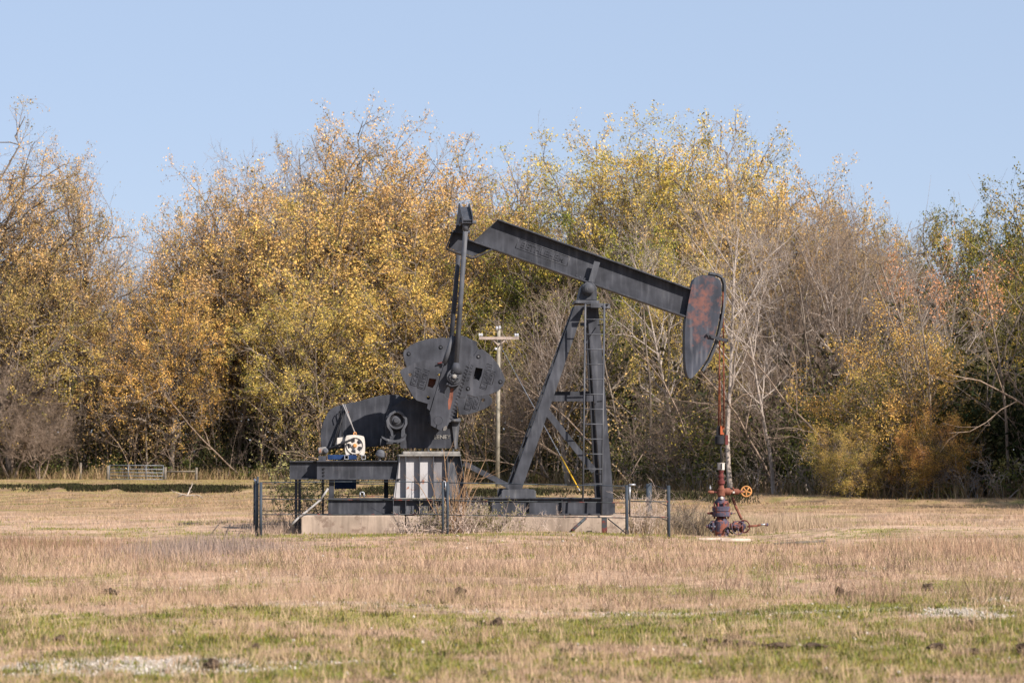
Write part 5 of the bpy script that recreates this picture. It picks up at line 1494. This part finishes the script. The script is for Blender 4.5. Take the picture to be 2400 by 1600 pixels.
# slide rails and electric motor
ZM = S(800, 1079, -0.5)[1]
rl = part('motor_slide')
o = MB().box((S(768, 1070, -.3)[0], -0.42, ZM + 0.02), (S(836, 1070, -.3)[0], 0.3, ZM + 0.115)).build('slide_base', M['blue'], rl, bevel=0.01)
for pxx in (812, 852):
    c = S(pxx, 1071, -0.55)
    outer = [(c[0] - 0.042, c[1] - 0.042), (c[0] + 0.042, c[1] - 0.042), (c[0] + 0.042, c[1] + 0.042), (c[0] - 0.042, c[1] + 0.042)]
    inn = [(c[0] - 0.030, c[1] - 0.030), (c[0] + 0.030, c[1] - 0.030), (c[0] + 0.030, c[1] + 0.030), (c[0] - 0.030, c[1] + 0.030)]
    MB().prism(outer, -0.68, 0.5, [inn]).build('square_rail', M['galv'], rl)
mo = part('electric_motor')
mp_ = smooth_poly([(809, 1065), (808, 1035), (811, 1021), (816, 1019.5), (832, 1018.3), (850, 1021), (854, 1024), (856, 1045), (855, 1067), (845, 1066), (838, 1061), (825, 1061), (816, 1066)], 1)
dm = -0.42
MB().prism(poly(mp_, dm), dm, 0.15).build('motor_body', M['white'], mo, bevel=0.012)
cm = P3(832, 1043.5, dm)
MB().lathe(cm + Vector((0, -0.05, 0)), (0, 1, 0), [(0, 0.03), (0.006, 0.040), (0.05, 0.042)], 20).build('fan_hub', M['wheel'], mo)
MB().torus(cm + Vector((0, -0.012, 0)), (0, 1, 0), 0.165, 0.012, 28, 6).build('fan_cowl', M['white'], mo)
for k in range(5):
    t0 = k * 2 * math.pi / 5 + 0.35
    pts = []
    for j in range(6):
        th = t0 + j * 0.14; pts.append((cm.x + 0.145 * math.cos(th), cm.z + 0.145 * math.sin(th)))
    for j in range(6):
        th = t0 + (5 - j) * 0.14; pts.append((cm.x + 0.075 * math.cos(th), cm.z + 0.075 * math.sin(th)))
    MB().prism(pts, dm - 0.006, dm + 0.004).build('fan_grille', M['black'], mo)
    m = MB()
    for q in range(4):
        th = t0 + 0.10 + q * 0.17
        m.tube((cm.x + 0.075 * math.cos(th), dm - 0.010, cm.z + 0.075 * math.sin(th)), (cm.x + 0.145 * math.cos(th), dm - 0.010, cm.z + 0.145 * math.sin(th)), 0.006, n=4)
    m.build('grille_bars', M['steel_light'], mo)['kind'] = 'stuff'
MB().torus(P3(832, 1016, -0.15), (0, 1, 0), 0.028, 0.010, 14, 6).build('lifting_eye', M['wheel'], mo)
MB().hexa([P3(790, 1026, -.3), P3(803, 1024, -.3), P3(800, 1045, -.3), P3(789, 1047, -.3)], [P3(790, 1026, -.05), P3(803, 1024, -.05), P3(800, 1045, -.05), P3(789, 1047, -.05)]).build('junction_box', M['white'], mo, bevel=0.008)
# brake lever and pulley bits at the tail
lv = part('brake_lever')
MB().tube(P3(766, 1054, -0.5), P3(831, 1027, -0.55), 0.028, 0.022, n=8).build('lever_bar', M['black'], lv)
MB().lathe(P3(763, 1056, -0.56), (0, 1, 0), [(0, 0.03), (0.02, 0.055), (0.1, 0.06)], 14).build('lever_pivot', M['steel_light'], lv)
MB().lathe(P3(757, 1056, -0.45), (0.9, 0, 0.1), [(-0.10, 0.055), (-0.08, 0.075), (0.06, 0.075), (0.08, 0.04)], 16).build('rusty_drum', M['rusty'], lv)
MB().box(tuple(P3(746, 1079, -.55)), tuple(P3(764, 1068, -.35))).build('lever_base', M['steel'], lv)
cp = part('vent_cap')
c = P3(890, 1060, -0.5)
MB().lathe(c + Vector((0, 0, -0.16)), (0, 0, 1), [(0, 0.03), (0.10, 0.03)], 12).build('vent_pipe', M['rusty'], cp)
MB().lathe(c + Vector((0, 0, -0.075)), (0.25, -0.15, 1), [(0, 0.095), (0.02, 0.10), (0.09, 0.085), (0.13, 0.05), (0.14, 0.01)], 18).build('vent_hood', M['steel_light'], cp)
# chain at the tail
m = MB()
for k in range(14):
    py = 1126 + k * 5.6
    m.torus(P3(752.5, py, -0.45), (1, 0, 0) if k % 2 else (0, 1, 0), 0.022, 0.007, 10, 5)
ch = m.build('chain', M['black'], pj); ch['kind'] = 'stuff'

# ---------------------------------------------------------------- wire line, carrier bar and polished rod (hang from the head)
hg = empty('hanger', (OX, OY, 0), YAW)
tag(hg, 'rusty twin wire line with carrier bar hanging from the horsehead', 'wire line')
MB().path([P3(1694.5, 684, -0.10), P3(1695.5, 800, -0.10), P3(1697, 1000, -0.10)], 0.0145).build('wire_rope', M['rope'], hg)
MB().path([P3(1687.5, 735, 0.10), P3(1686.5, 800, 0.10), P3(1684, 1000, 0.10)], 0.0145).build('wire_rope', M['rope'], hg)
MB().path([P3(1687, 880, 0.0), P3(1688.5, 1000, 0.0)], 0.012).build('polished_rod', M['rope'], hg)
MB().tube(P3(1689, 1030, 0), P3(1689.5, 1090, 0), 0.014).build('polished_rod', M['black'], hg)
MB().prism(poly([(1688.5, 998), (1697, 997), (1697.5, 1004), (1694, 1006), (1694, 1012), (1697, 1015), (1697, 1018), (1688.5, 1018)], -0.08), -0.08, 0.0).build('rod_clamp', M['orange'], hg)
MB().prism(poly([(1682, 998), (1688.4, 998), (1688.4, 1020), (1680, 1020)], -0.02), -0.04, 0.08).build('rod_clamp', M['black'], hg)
MB().lathe(P3(1686.5, 1042, 0), (0, 0, 1), [(0, 0.07), (0.02, 0.098), (0.17, 0.098), (0.19, 0.07), (0.21, 0.05)], 18).build('carrier_bar', M['black'], hg)
MB().box(tuple(P3(1700, 1042, -.03)), tuple(P3(1705.5, 1019, .03))).build('carrier_plate', M['well_red'], hg)

# ---------------------------------------------------------------- wellhead
wl = empty('wellhead', (OX, OY, 0), YAW)
tag(wl, 'rusty red and purple wellhead with valve wheels under the wire line', 'wellhead')
def Wz(py): return S(1690, py, 0)[1]
wx = S(1690.5, 1200, 0)[0]
def stack(name, prof, mat, n=20, dx=0.0):
    pr = [(Wz(py), r / 115.0) for py, r in prof]
    base = pr[0][0]
    return MB().lathe((wx + dx, 0, base), (0, 0, 1), [(h - base, r) for h, r in pr], n).build(name, M[mat], wl)
stack('casing_head', [(1266, 17), (1252, 17.5), (1248, 19), (1222, 19), (1219, 15), (1212, 11)], 'well')
stack('spool_neck', [(1219, 10), (1208, 11)], 'black')
stack('lower_flange', [(1210, 20), (1209, 21.5), (1198.5, 21.5), (1198, 20)], 'well')
stack('upper_flange', [(1197.3, 20), (1196.5, 21.5), (1187, 21.5), (1186, 19)], 'well')
for k in range(8):
    th = k * math.pi / 4 + 0.2
    q = Vector((wx + 0.15 * math.cos(th), 0.15 * math.sin(th), Wz(1215)))
    MB().tube(q, q + Vector((0, 0, 0.33)), 0.017, n=8).build('stud', M['well_red'], wl)
stack('tubing_bonnet', [(1187, 12), (1180, 13), (1180, 16), (1173, 16), (1172, 10), (1164, 7)], 'well')
for k in range(6):
    th = k * math.pi / 3 + 0.4
    q = Vector((wx + 0.115 * math.cos(th), 0.115 * math.sin(th), Wz(1182)))
    MB().tube(q, q + Vector((0, 0, 0.11)), 0.013, n=6).build('stud', M['black'], wl)
MB().lathe(P3(1691, 1167, -0.10), (0, -1, 0), [(0, 0.03), (0.03, 0.036), (0.055, 0.02)], 14).build('gauge', M['white'], wl)
stack('flow_tee', [(1164, 7), (1160, 9.5), (1146, 9.5), (1143, 7), (1138, 6)], 'well_rust')
tz = Wz(1151.5)
MB().lathe((wx + 0.06, 0, tz), (1, 0, 0.0), [(0, 0.06), (0.05, 0.075), (0.12, 0.075), (0.14, 0.045), (0.18, 0.045), (0.19, 0.06), (0.29, 0.062), (0.31, 0.035), (0.42, 0.025), (0.44, 0.012)], 16).build('side_valve', M['well_rust'], wl)
MB().box(tuple(P3(1717.5, 1155, -.075)), tuple(P3(1722, 1151, -.07))).build('valve_tag', M['white'], wl)
MB().tube(P3(1719, 1148, 0), P3(1717, 1141, 0), 0.016, n=8).build('valve_stem', M['well_rust'], wl)
MB().tube(P3(1684, 1152.5, 0), P3(1672, 1153, 0), 0.018, n=10).build('bleeder_pipe', M['well_red'], wl)
MB().lathe(P3(1673, 1153, 0), (-1, 0, 0.05), [(0, 0.03), (0.08, 0.035), (0.12, 0.02)], 12).build('bleeder_valve', M['well_rust'], wl)
MB().lathe(P3(1664.5, 1147, 0), (0, 0, 1), [(0, 0.012), (0.02, 0.022), (0.05, 0.022), (0.06, 0.010), (0.09, 0.010)], 12).build('pressure_gauge', M['galv'], wl)
stack('stuffing_box', [(1143, 5.5), (1135, 5.2), (1133, 8.5), (1126, 9), (1125, 6), (1119, 5.5), (1118, 7), (1114, 7), (1113, 5), (1107, 4.8), (1106, 6.5), (1101, 6.5)], 'well_red')
m = MB()
stack('packing_cap', [(1100.5, 8.2), (1086, 8.6), (1085, 9.5), (1084, 9.5)], 'white', 12)
MB().box(tuple(P3(1689.6, 1099, -.085)), tuple(P3(1692, 1086, -.06))).build('cap_slot', M['black'], wl)

def handwheel(name, c, axis, R, r, mat, spokes=5, parent=wl):
    e = part(name, parent)
    MB().torus(c, axis, R, r, 30, 8).build('rim', M[mat], e)
    t = Vector(axis).normalized(); u = t.cross(Vector((0, 0, 1))).normalized(); w = t.cross(u)
    for k in range(spokes):
        th = k * 2 * math.pi / spokes + math.pi / 2
        MB().tube(c, c + (math.cos(th) * u + math.sin(th) * w) * R, r * 1.1, r * 0.9, n=8).build('spoke', M[mat], e)
    MB().lathe(c - t * 0.02, t, [(0, r * 1.2), (0.01, r * 2), (0.04, r * 2)], 14).build('hub', M[mat], e)
    return e
handwheel('handwheel', P3(1749, 1151, -0.02), (0.12, 1, 0), 0.103, 0.015, 'wheel')
MB().tube(P3(1728, 1151.5, 0), P3(1749, 1151, 0), 0.018).build('valve_spindle', M['black'], wl)
hw = handwheel('handwheel', P3(1730, 1236, -0.26), (-0.25, 1, 0), 0.135, 0.011, 'well', 3)
hw['label'] = 'purple ring handwheel'
MB().lathe(P3(1712, 1233, 0), (1, 0, 0), [(0, 0.07), (0.06, 0.07), (0.06, 0.115), (0.11, 0.115), (0.11, 0.08), (0.22, 0.09), (0.22, 0.125), (0.27, 0.125), (0.27, 0.06), (0.31, 0.05)], 18).build('gate_valve', M['well'], wl)
MB().torus(P3(1743, 1233, -0.08), (0.5, 1, 0), 0.125, 0.013, 24, 6).build('valve_yoke', M['well_red'], wl)
MB().tube(P3(1735, 1234, 0), P3(1730, 1236, -0.26), 0.02).build('valve_spindle', M['well'], wl)
MB().path([P3(1752, 1233, 0), P3(1775, 1231, 0), P3(1783, 1229, 0)], 0.022).build('flow_line', M['well_rust'], wl)
MB().path([P3(1783, 1229, 0), P3(1795, 1228, 0)], 0.018).build('flow_line', M['galv'], wl)
MB().lathe(P3(1794, 1229, 0), (1, 0, 0), [(0, 0.03), (0.05, 0.035), (0.06, 0.02)], 12).build('line_plug', M['well'], wl)
MB().path([P3(1717, 1165, 0.25), P3(1722, 1181, 0.2), P3(1728, 1195, 0.1), P3(1738, 1216, 0.02)], 0.028).build('return_pipe', M['well_rust'], wl)
MB().lathe((wx - 0.10, 0, Wz(1233)), (-1, 0, 0), [(0, 0.08), (0.06, 0.08), (0.06, 0.125), (0.10, 0.125), (0.10, 0.06), (0.16, 0.06), (0.16, 0.035), (0.21, 0.03)], 18).build('side_outlet', M['well'], wl)
for k in range(6):
    th = k * math.pi / 3
    q = Vector((wx - 0.14, 0.10 * math.cos(th), Wz(1233) + 0.10 * math.sin(th)))
    MB().tube(q, q + Vector((-0.09, 0, 0)), 0.014, n=6).build('stud', M['galv'], wl)
MB().lathe((wx - 0.17, 0, Wz(1202)), (-1, 0, 0), [(0, 0.03), (0.05, 0.03), (0.06, 0.02), (0.12, 0.018)], 12).build('lock_screw', M['well_red'], wl)
MB().lathe((wx + 0.17, 0, Wz(1202.5)), (1, 0, 0), [(0, 0.022), (0.05, 0.022), (0.06, 0.012), (0.12, 0.010)], 12).build('lock_screw', M['well'], wl)
MB().path([P3(1699, 1246, -.2), P3(1700, 1239, -.2), P3(1704, 1235, -.2), P3(1708, 1236, -.2), P3(1710, 1244, -.18), P3(1717, 1250, -.1)], 0.016).build('grease_hose', M['black'], wl)

# planks in the grass by the wellhead
def lay(name, x0, x1, py, thick, w, label, rz, mat='plank', group=None):
    dist = CAMH * FPX / (py - 1061.0)
    a, b = WX(x0, dist), WX(x1, dist)
    o = MB().box((-(b - a) / 2, -w / 2, 0), ((b - a) / 2, w / 2, thick)).build(name, M[mat], bevel=0.006)
    cx = (a + b) / 2
    o.location = (cx, dist, gh(cx, dist) + 0.03); o.rotation_euler = (0.02, -rz, 0.03)
    tag(o, label, 'plank', group)
lay('plank', 1688, 1757, 1257, 0.05, 0.14, 'pale bleached plank lying in the grass in front of the wellhead', -0.02)
lay('plank', 1636, 1690, 1256, 0.03, 0.10, 'thin bleached board left of the pale plank at the wellhead', 0.01)
lay('plank', 1812, 1932, 1264, 0.035, 0.08, 'grey weathered pole lying in the grass right of the wellhead', 0.05, 'post_wood')

# ---------------------------------------------------------------- pipe fence round the unit
fe = empty('pipe_fence', (OX, OY, 0), YAW)
tag(fe, 'dark painted pipe fence with thin rails round the pumpjack', 'fence')
fd, fb = -1.95, 3.6
def post(px, ptop, d, r, name='post', pbase=None, lean=0.0):
    s, z = S(px, ptop, d)
    w = Vector((OX, OY, 0)) + UU * s + VV * d
    g = gh(w.x, w.y)
    MB().tube((s, d, g - 0.25), (s + lean, d, z), r, n=14).build(name, M['pipe'], fe)
    return s, g, z
post(611.5, 1129, fd, 0.030); 
post(604, 1116, fd + 0.05, 0.020); post(601, 1126, fd + 0.08, 0.026)
MB().tube(P3(596.5, 1123, fd + 0.3), P3(604, 1136, fd + 0.1), 0.02).build('post_stub', M['galv'], fe)
post(597, 1128, fb, 0.028); post(603, 1130, fb, 0.024)
post(1038, 1128.5, fd, 0.024); post(1049, 1128.5, fd, 0.026)
MB().path([P3(1039, 1129, fd), P3(1041, 1127, fd), P3(1044, 1129, fd), P3(1044.5, 1150, fd)], 0.012).build('gate_hook', M['galv'], fe)
post(1469, 1136, fd, 0.032)
post(1567, 1137, fd + 0.02, 0.032)
post(1519, 1133, fb, 0.045); post(1524, 1131, fb, 0.03)
def rail(p, q, d0, d1, r=0.0095, name='rail', mat='rail', sag=0.0):
    a, b = P3(*p, d0), P3(*q, d1)
    pts = [a.lerp(b, k / 6.0) + Vector((0, 0, -sag * 4 * (k / 6.0) * (1 - k / 6.0))) for k in range(7)]
    MB().path(pts, r, 7).build(name, M[mat], fe)
rail((613, 1130), (1037, 1129.5), fd, fd, sag=-0.012, mat='pipe'); rail((1050, 1130.5), (1468, 1138.5), fd, fd, mat='pipe')
rail((613, 1169), (1037, 1172), fd, fd); rail((1050, 1172.5), (1468, 1177.5), fd, fd)
rail((613, 1205), (1037, 1204.5), fd, fd); rail((1050, 1206), (1468, 1213), fd, fd)
rail((600, 1161.5), (1060, 1163), fb, fb); rail((600, 1196), (1060, 1196), fb, fb); rail((600, 1133), (1060, 1134), fb, fb)
rail((1060, 1163), (1519, 1168), fb, fb); rail((1060, 1196), (1519, 1203), fb, fb)
rail((606, 1131), (600, 1133), fd, fb); rail((606, 1170), (600, 1163), fd, fb); rail((606, 1204), (600, 1196), fd, fb)
rail((1524, 1134), (1566, 1147), fb, fd); rail((1528, 1170), (1566, 1185), fb, fd); rail((1526, 1205), (1566, 1220), fb, fd)
# short gate leaf
gl = part('gate_leaf', fe)
for p, q, r in (((1475.5, 1134.5), (1476, 1211), 0.014), ((1474, 1135.5), (1489, 1135.5), 0.02)):
    MB().tube(P3(*p, fd), P3(*q, fd), r).build('gate_pipe', M['galv'] if r > .015 else M['pipe'], gl)
MB().tube(P3(1476, 1140, fd), P3(1475.5, 1172, fd), 0.02).build('gate_pipe', M['galv'], gl)
for y0, y1 in ((1174, 1175), (1210, 1211.5)):
    MB().tube(P3(1478, y0, fd), P3(1566, y1, fd), 0.011).build('gate_rail', M['rail'], gl)
# stub post and braces in front of the slab
sw = S(1417, 1211, -1.2)
MB().box((S(1410.5, 1211, -1.2)[0], -1.25, -0.2), (S(1422, 1211, -1.2)[0], -1.15, sw[1])).build('brace_post', M['rail'], fe)
MB().tube(P3(1373, 1213, -1.1), P3(1340, 1243, -1.3), 0.03, n=6).build('brace', M['rail'], fe)
MB().tube(P3(1425, 1215, -1.2), P3(1466, 1248, -1.7), 0.012, n=6).build('brace', M['rail'], fe)

# ---------------------------------------------------------------- utility pole
PD = 105.0
up_ = empty('utility_pole', (WX(1166, PD), PD, gh(WX(1166, PD), PD)))
tag(up_, 'wooden utility pole with a pale crossarm behind the crank weights', 'utility pole')
def UZ(py): return WZ(py, PD) - up_.location.z
def UXo(px): return WX(px, PD) - up_.location.x
MB().tube((0, 0, -0.5), (UXo(1169), 0, UZ(774)), 0.095, 0.07, n=12).build('pole', M['pole'], up_)
MB().box((UXo(1123), -0.20, UZ(796)), (UXo(1216), -0.09, UZ(789.5))).build('crossarm', M['arm_wood'], up_)
for p in ((1155, 797), (1184, 797)):
    MB().tube((UXo(p[0]), -0.14, UZ(p[1])), (UXo(1169.5), -0.12, UZ(811)), 0.03, n=5).build('brace', M['arm_wood'], up_)
for px_, py_ in ((1124, 784), (1129, 784), (1208, 784.5), (1213, 784.5), (1164.5, 768), (1171, 767)):
    MB().lathe((UXo(px_), -0.14, UZ(py_ + 6)), (0, 0, 1), [(0, 0.015), (0.05, 0.02), (0.06, 0.06), (0.10, 0.035), (0.12, 0.055), (0.16, 0.03)], 12).build('insulator', M['porcelain'], up_)
MB().lathe((UXo(1162), -0.12, UZ(818)), (0, -1, 0), [(0, 0.05), (0.06, 0.06), (0.1, 0.03)], 10).build('insulator', M['porcelain'], up_)
gw = empty('guy_wire', (0, 0, 0))
tag(gw, 'thin guy wire with a yellow guard running down from the utility pole', 'guy wire')
AY = 95.0
ga = Vector((WX(1170, PD), PD, WZ(805, PD))); gz = Vector((WX(1358, AY), AY, gh(WX(1358, AY), AY)))
MB().tube(ga, gz, 0.012, n=6).build('wire', M['galv'], gw)
f = 0.785
g1 = ga.lerp(gz, f)
MB().tube(g1, ga.lerp(gz, 0.985), 0.026, n=10).build('guard', M['yellow'], gw)

# ---------------------------------------------------------------- farm gate and posts at the wood edge
GD = 130.0
fg = empty('farm_gate', (WX(258, GD), GD, gh(WX(258, GD), GD)))
tag(fg, 'galvanised metal farm gate at the foot of the wood', 'gate')
gw_ = WX(384, GD) - WX(258, GD)
def GZ(py): return WZ(py, GD) - fg.location.z + 0.02
zs = [GZ(p) for p in (1090.5, 1099.5, 1107.5, 1115, 1123)]
for i, z in enumerate(zs):
    MB().tube((0, 0, z), (gw_, 0, z - 0.02), 0.024, n=8).build('rail', M['gate_metal'], fg)
for k in (0.0, 0.35, 0.68, 1.0):
    MB().tube((gw_ * k, -0.02, zs[-1] - 0.05), (gw_ * k, -0.02, zs[0]), 0.022, n=8).build('upright', M['gate_metal'], fg)
for i, (px_, top, r, lab, dd_) in enumerate(((254, 1091, 0.075, 'grey wooden post at the latch side of the farm gate', GD), (388, 1094, 0.075, 'grey wooden post at the hinge side of the farm gate', GD),
                         (461, 1095, 0.07, 'pale lone wooden fence post right of the farm gate', 129.5), (88, 1086, 0.05, 'short white topped fence post near the left edge', 135), (190, 1084, 0.07, 'grey fence post left of the farm gate', 134))):
    x = WX(px_, dd_)
    o = MB().tube((0, 0, -0.3), (0.01, 0, WZ(top, dd_) - gh(x, dd_)), r, r * 0.9, n=10).build('fence_post', M['post_wood'])
    o.location = (x, dd_, gh(x, dd_)); tag(o, lab, 'post', 'wooden posts along the wood edge')
br = MB().tube((WX(392, 129.5), 129.5, WZ(1105, 129.5)), (WX(459, 129.5), 129.5, WZ(1104, 129.5)), 0.04, n=8).build('fence_rail', M['post_wood'])
tag(br, 'single wooden rail between the farm gate and the lone post', 'rail')

# ---------------------------------------------------------------- dead brush round the unit
def twiggy(name, base, n, h0, h1, spreadx, spready, label, cat, mat, seed, lean=0.35, wob=0.12, nl=(5, 4), leafcols=None, leafn=0, rbase=0.007, up=-0.01, size=0.018):
    rng = np.random.default_rng(seed)
    bx, by = base
    O = np.stack([bx + rng.normal(0, spreadx, n), by + rng.normal(0, spready, n), np.zeros(n)], 1)
    O[:, 2] = ground_h(O[:, 0], O[:, 1]) - 0.02
    D = np.stack([rng.normal(0, lean, n), rng.normal(0, lean, n), np.ones(n)], 1); D /= np.linalg.norm(D, axis=1)[:, None]
    L = rng.uniform(h0, h1, n)
    P0 = polylines(O, D, L, 7, up, wob, rng); R0 = (rbase * L ** 0.5)[:, None] * np.linspace(1, .35, 8)[None]
    P1, R1, L1 = spawn(P0, R0, L, nl[0], 0.25, 1, 0.3, 0.9, 0.36, 0.010, 4, 0.01, wob * 1.4, rng, rmin=0.003)
    P2, R2, L2 = spawn(P1, R1, L1, nl[1], 0.2, 1, 0.3, 0.9, 0.5, 0.01, 2, 0.01, wob * 1.6, rng, rmin=0.0022)
    org = np.array([bx, by, gh(bx, by)])
    root = empty(name, tuple(org)); tag(root, label, cat)
    def cat_(parts):
        b = 0; vs, qs = [], []
        for v, q in parts: vs.append(v - org); qs.append(q + b); b += len(v)
        return np.concatenate(vs), np.concatenate(qs)
    v, q = cat_([tubes(P0, R0, 5)])
    o = link(bpy.data.objects.new('stems', np_mesh('stems', v, [q], [M[mat]], smooth=True))); o.parent = root; o['kind'] = 'stuff'
    v, q = cat_([tubes(P1, R1, 3), tubes(P2, R2, 3)])
    o = link(bpy.data.objects.new('twigs', np_mesh('twigs', v, [q], [M[mat]]))); o.parent = root; o['kind'] = 'stuff'
    if leafn:
        p = leaves_mesh(P2, leafn, size, rng, 0.02) - org
        V_, Q_ = quads(p, size, rng); c = palette(p, leafcols, rng, seed, 0.4)
        o = link(bpy.data.objects.new('leaves', np_mesh('leaves', V_, [Q_], [M['leaf']], attr=np.repeat(c, 4, axis=0)))); o.parent = root; o['kind'] = 'stuff'
def wpos(px, d):
    s = S(px, 1240, d)[0]; w = Vector((OX, OY, 0)) + UU * s + VV * d
    return (w.x, w.y)
M['vine'] = bark('orange_brown_stem', (0.20, 0.115, 0.065), (0.34, 0.22, 0.13))
M['straw_stem'] = bark('pale_dead_stem', (0.34, 0.26, 0.21), (0.56, 0.44, 0.38))
DRY = [(.14, .13, .05), (.24, .20, .09), (.16, .17, .06)]
twiggy('dead_shrub', wpos(1062, -1.45), 24, 0.9, 1.7, 0.09, 0.10, 'tall orange brown stems fanning up in front of the pedestal', 'shrub', 'vine', 201, lean=0.22, wob=0.05, nl=(3, 2), rbase=0.010)
twiggy('dead_shrub', wpos(1075, -1.6), 36, 0.3, 0.8, 0.15, 0.12, 'pale dead brush heaped at the middle fence posts', 'shrub', 'straw_stem', 202, lean=0.55, wob=0.12, rbase=0.011)
twiggy('leafy_shrub', wpos(1135, -1.35), 30, 0.25, 0.65, 0.2, 0.14, 'small olive leaved shrub right of the middle fence posts', 'shrub', 'straw_stem', 203, lean=0.45, leafcols=DRY, leafn=3)
twiggy('leafy_shrub', wpos(1012, -1.3), 26, 0.25, 0.65, 0.18, 0.12, 'dull green weedy shrub left of the middle fence posts', 'shrub', 'straw_stem', 204, lean=0.5, leafcols=DRY, leafn=2)
twiggy('dead_shrub', wpos(945, -1.5), 18, 0.2, 0.5, 0.16, 0.10, 'low grey dead branches under the left end of the pedestal', 'shrub', 'straw_stem', 205, lean=0.9, wob=0.2, rbase=0.012)
twiggy('dead_shrub', wpos(1505, -0.3), 40, 0.35, 0.95, 0.16, 0.3, 'thin dead bush inside the short gate', 'shrub', 'straw_stem', 206, lean=0.35)
twiggy('dead_shrub', wpos(1605, 0.8), 60, 0.35, 0.8, 0.35, 0.3, 'grey brown dead weeds between fence end and wellhead', 'shrub', 'bark', 207, lean=0.35)
twiggy('dead_shrub', wpos(655, 0.5), 22, 0.3, 0.8, 0.3, 0.4, 'sparse dead weeds inside the left fence corner', 'shrub', 'bark', 208, lean=0.4)
twiggy('dead_shrub', wpos(1268, -1.2), 16, 0.2, 0.5, 0.25, 0.08, 'low straw weeds against the slab under the samson post', 'shrub', 'straw_stem', 209, lean=0.35)
twiggy('dead_shrub', wpos(740, 2.6), 30, 0.8, 1.7, 0.35, 0.3, 'olive twigged bush behind the tail of the unit', 'shrub', 'bark', 210, lean=0.4, leafcols=[(.2, .19, .07), (.35, .30, .12)], leafn=3, size=0.03)
# fallen branches
def fallen(px, py, n, L0_, label, seed):
    dist = CAMH * FPX / (py - 1061.0)
    rng = np.random.default_rng(seed)
    x = WX(px, dist); z = gh(x, dist)
    O = np.zeros((n, 3)); O[:, 2] = 0.08
    a = rng.uniform(0, 6.28, n)
    D = np.stack([np.cos(a), np.sin(a) * 0.5, rng.uniform(0.1, 0.9, n)], 1); D /= np.linalg.norm(D, axis=1)[:, None]
    L = rng.uniform(0.6, 1, n) * L0_
    P0 = polylines(O, D, L, 6, -0.08, 0.2, rng); R0 = np.full((n, 1), 0.03) * np.linspace(1, .3, 7)[None]
    P1, R1, L1 = spawn(P0, R0, L, 4, 0.2, 1, 0.4, 1.1, 0.4, 0.02, 4, 0.0, 0.2, rng, rmin=0.008)
    v0, q0 = tubes(P0, R0, 6); v1, q1 = tubes(P1, R1, 4)
    V_ = np.concatenate([v0, v1]); V_[:, 2] = np.maximum(V_[:, 2], -0.02)
    o = link(bpy.data.objects.new('fallen_branch', np_mesh('fallen_branch', V_, [np.concatenate([q0, q1 + len(v0)])], [M['bark_pale']], smooth=True)))
    o.location = (x, dist, z); tag(o, label, 'branch')
fallen(440, 1166, 4, 0.9, 'pale fallen branch sticking up from the far field left of the fence', 301)
fallen(1045, 1250, 3, 0.5, 'broken pale branch in the green grass before the middle fence posts', 302)
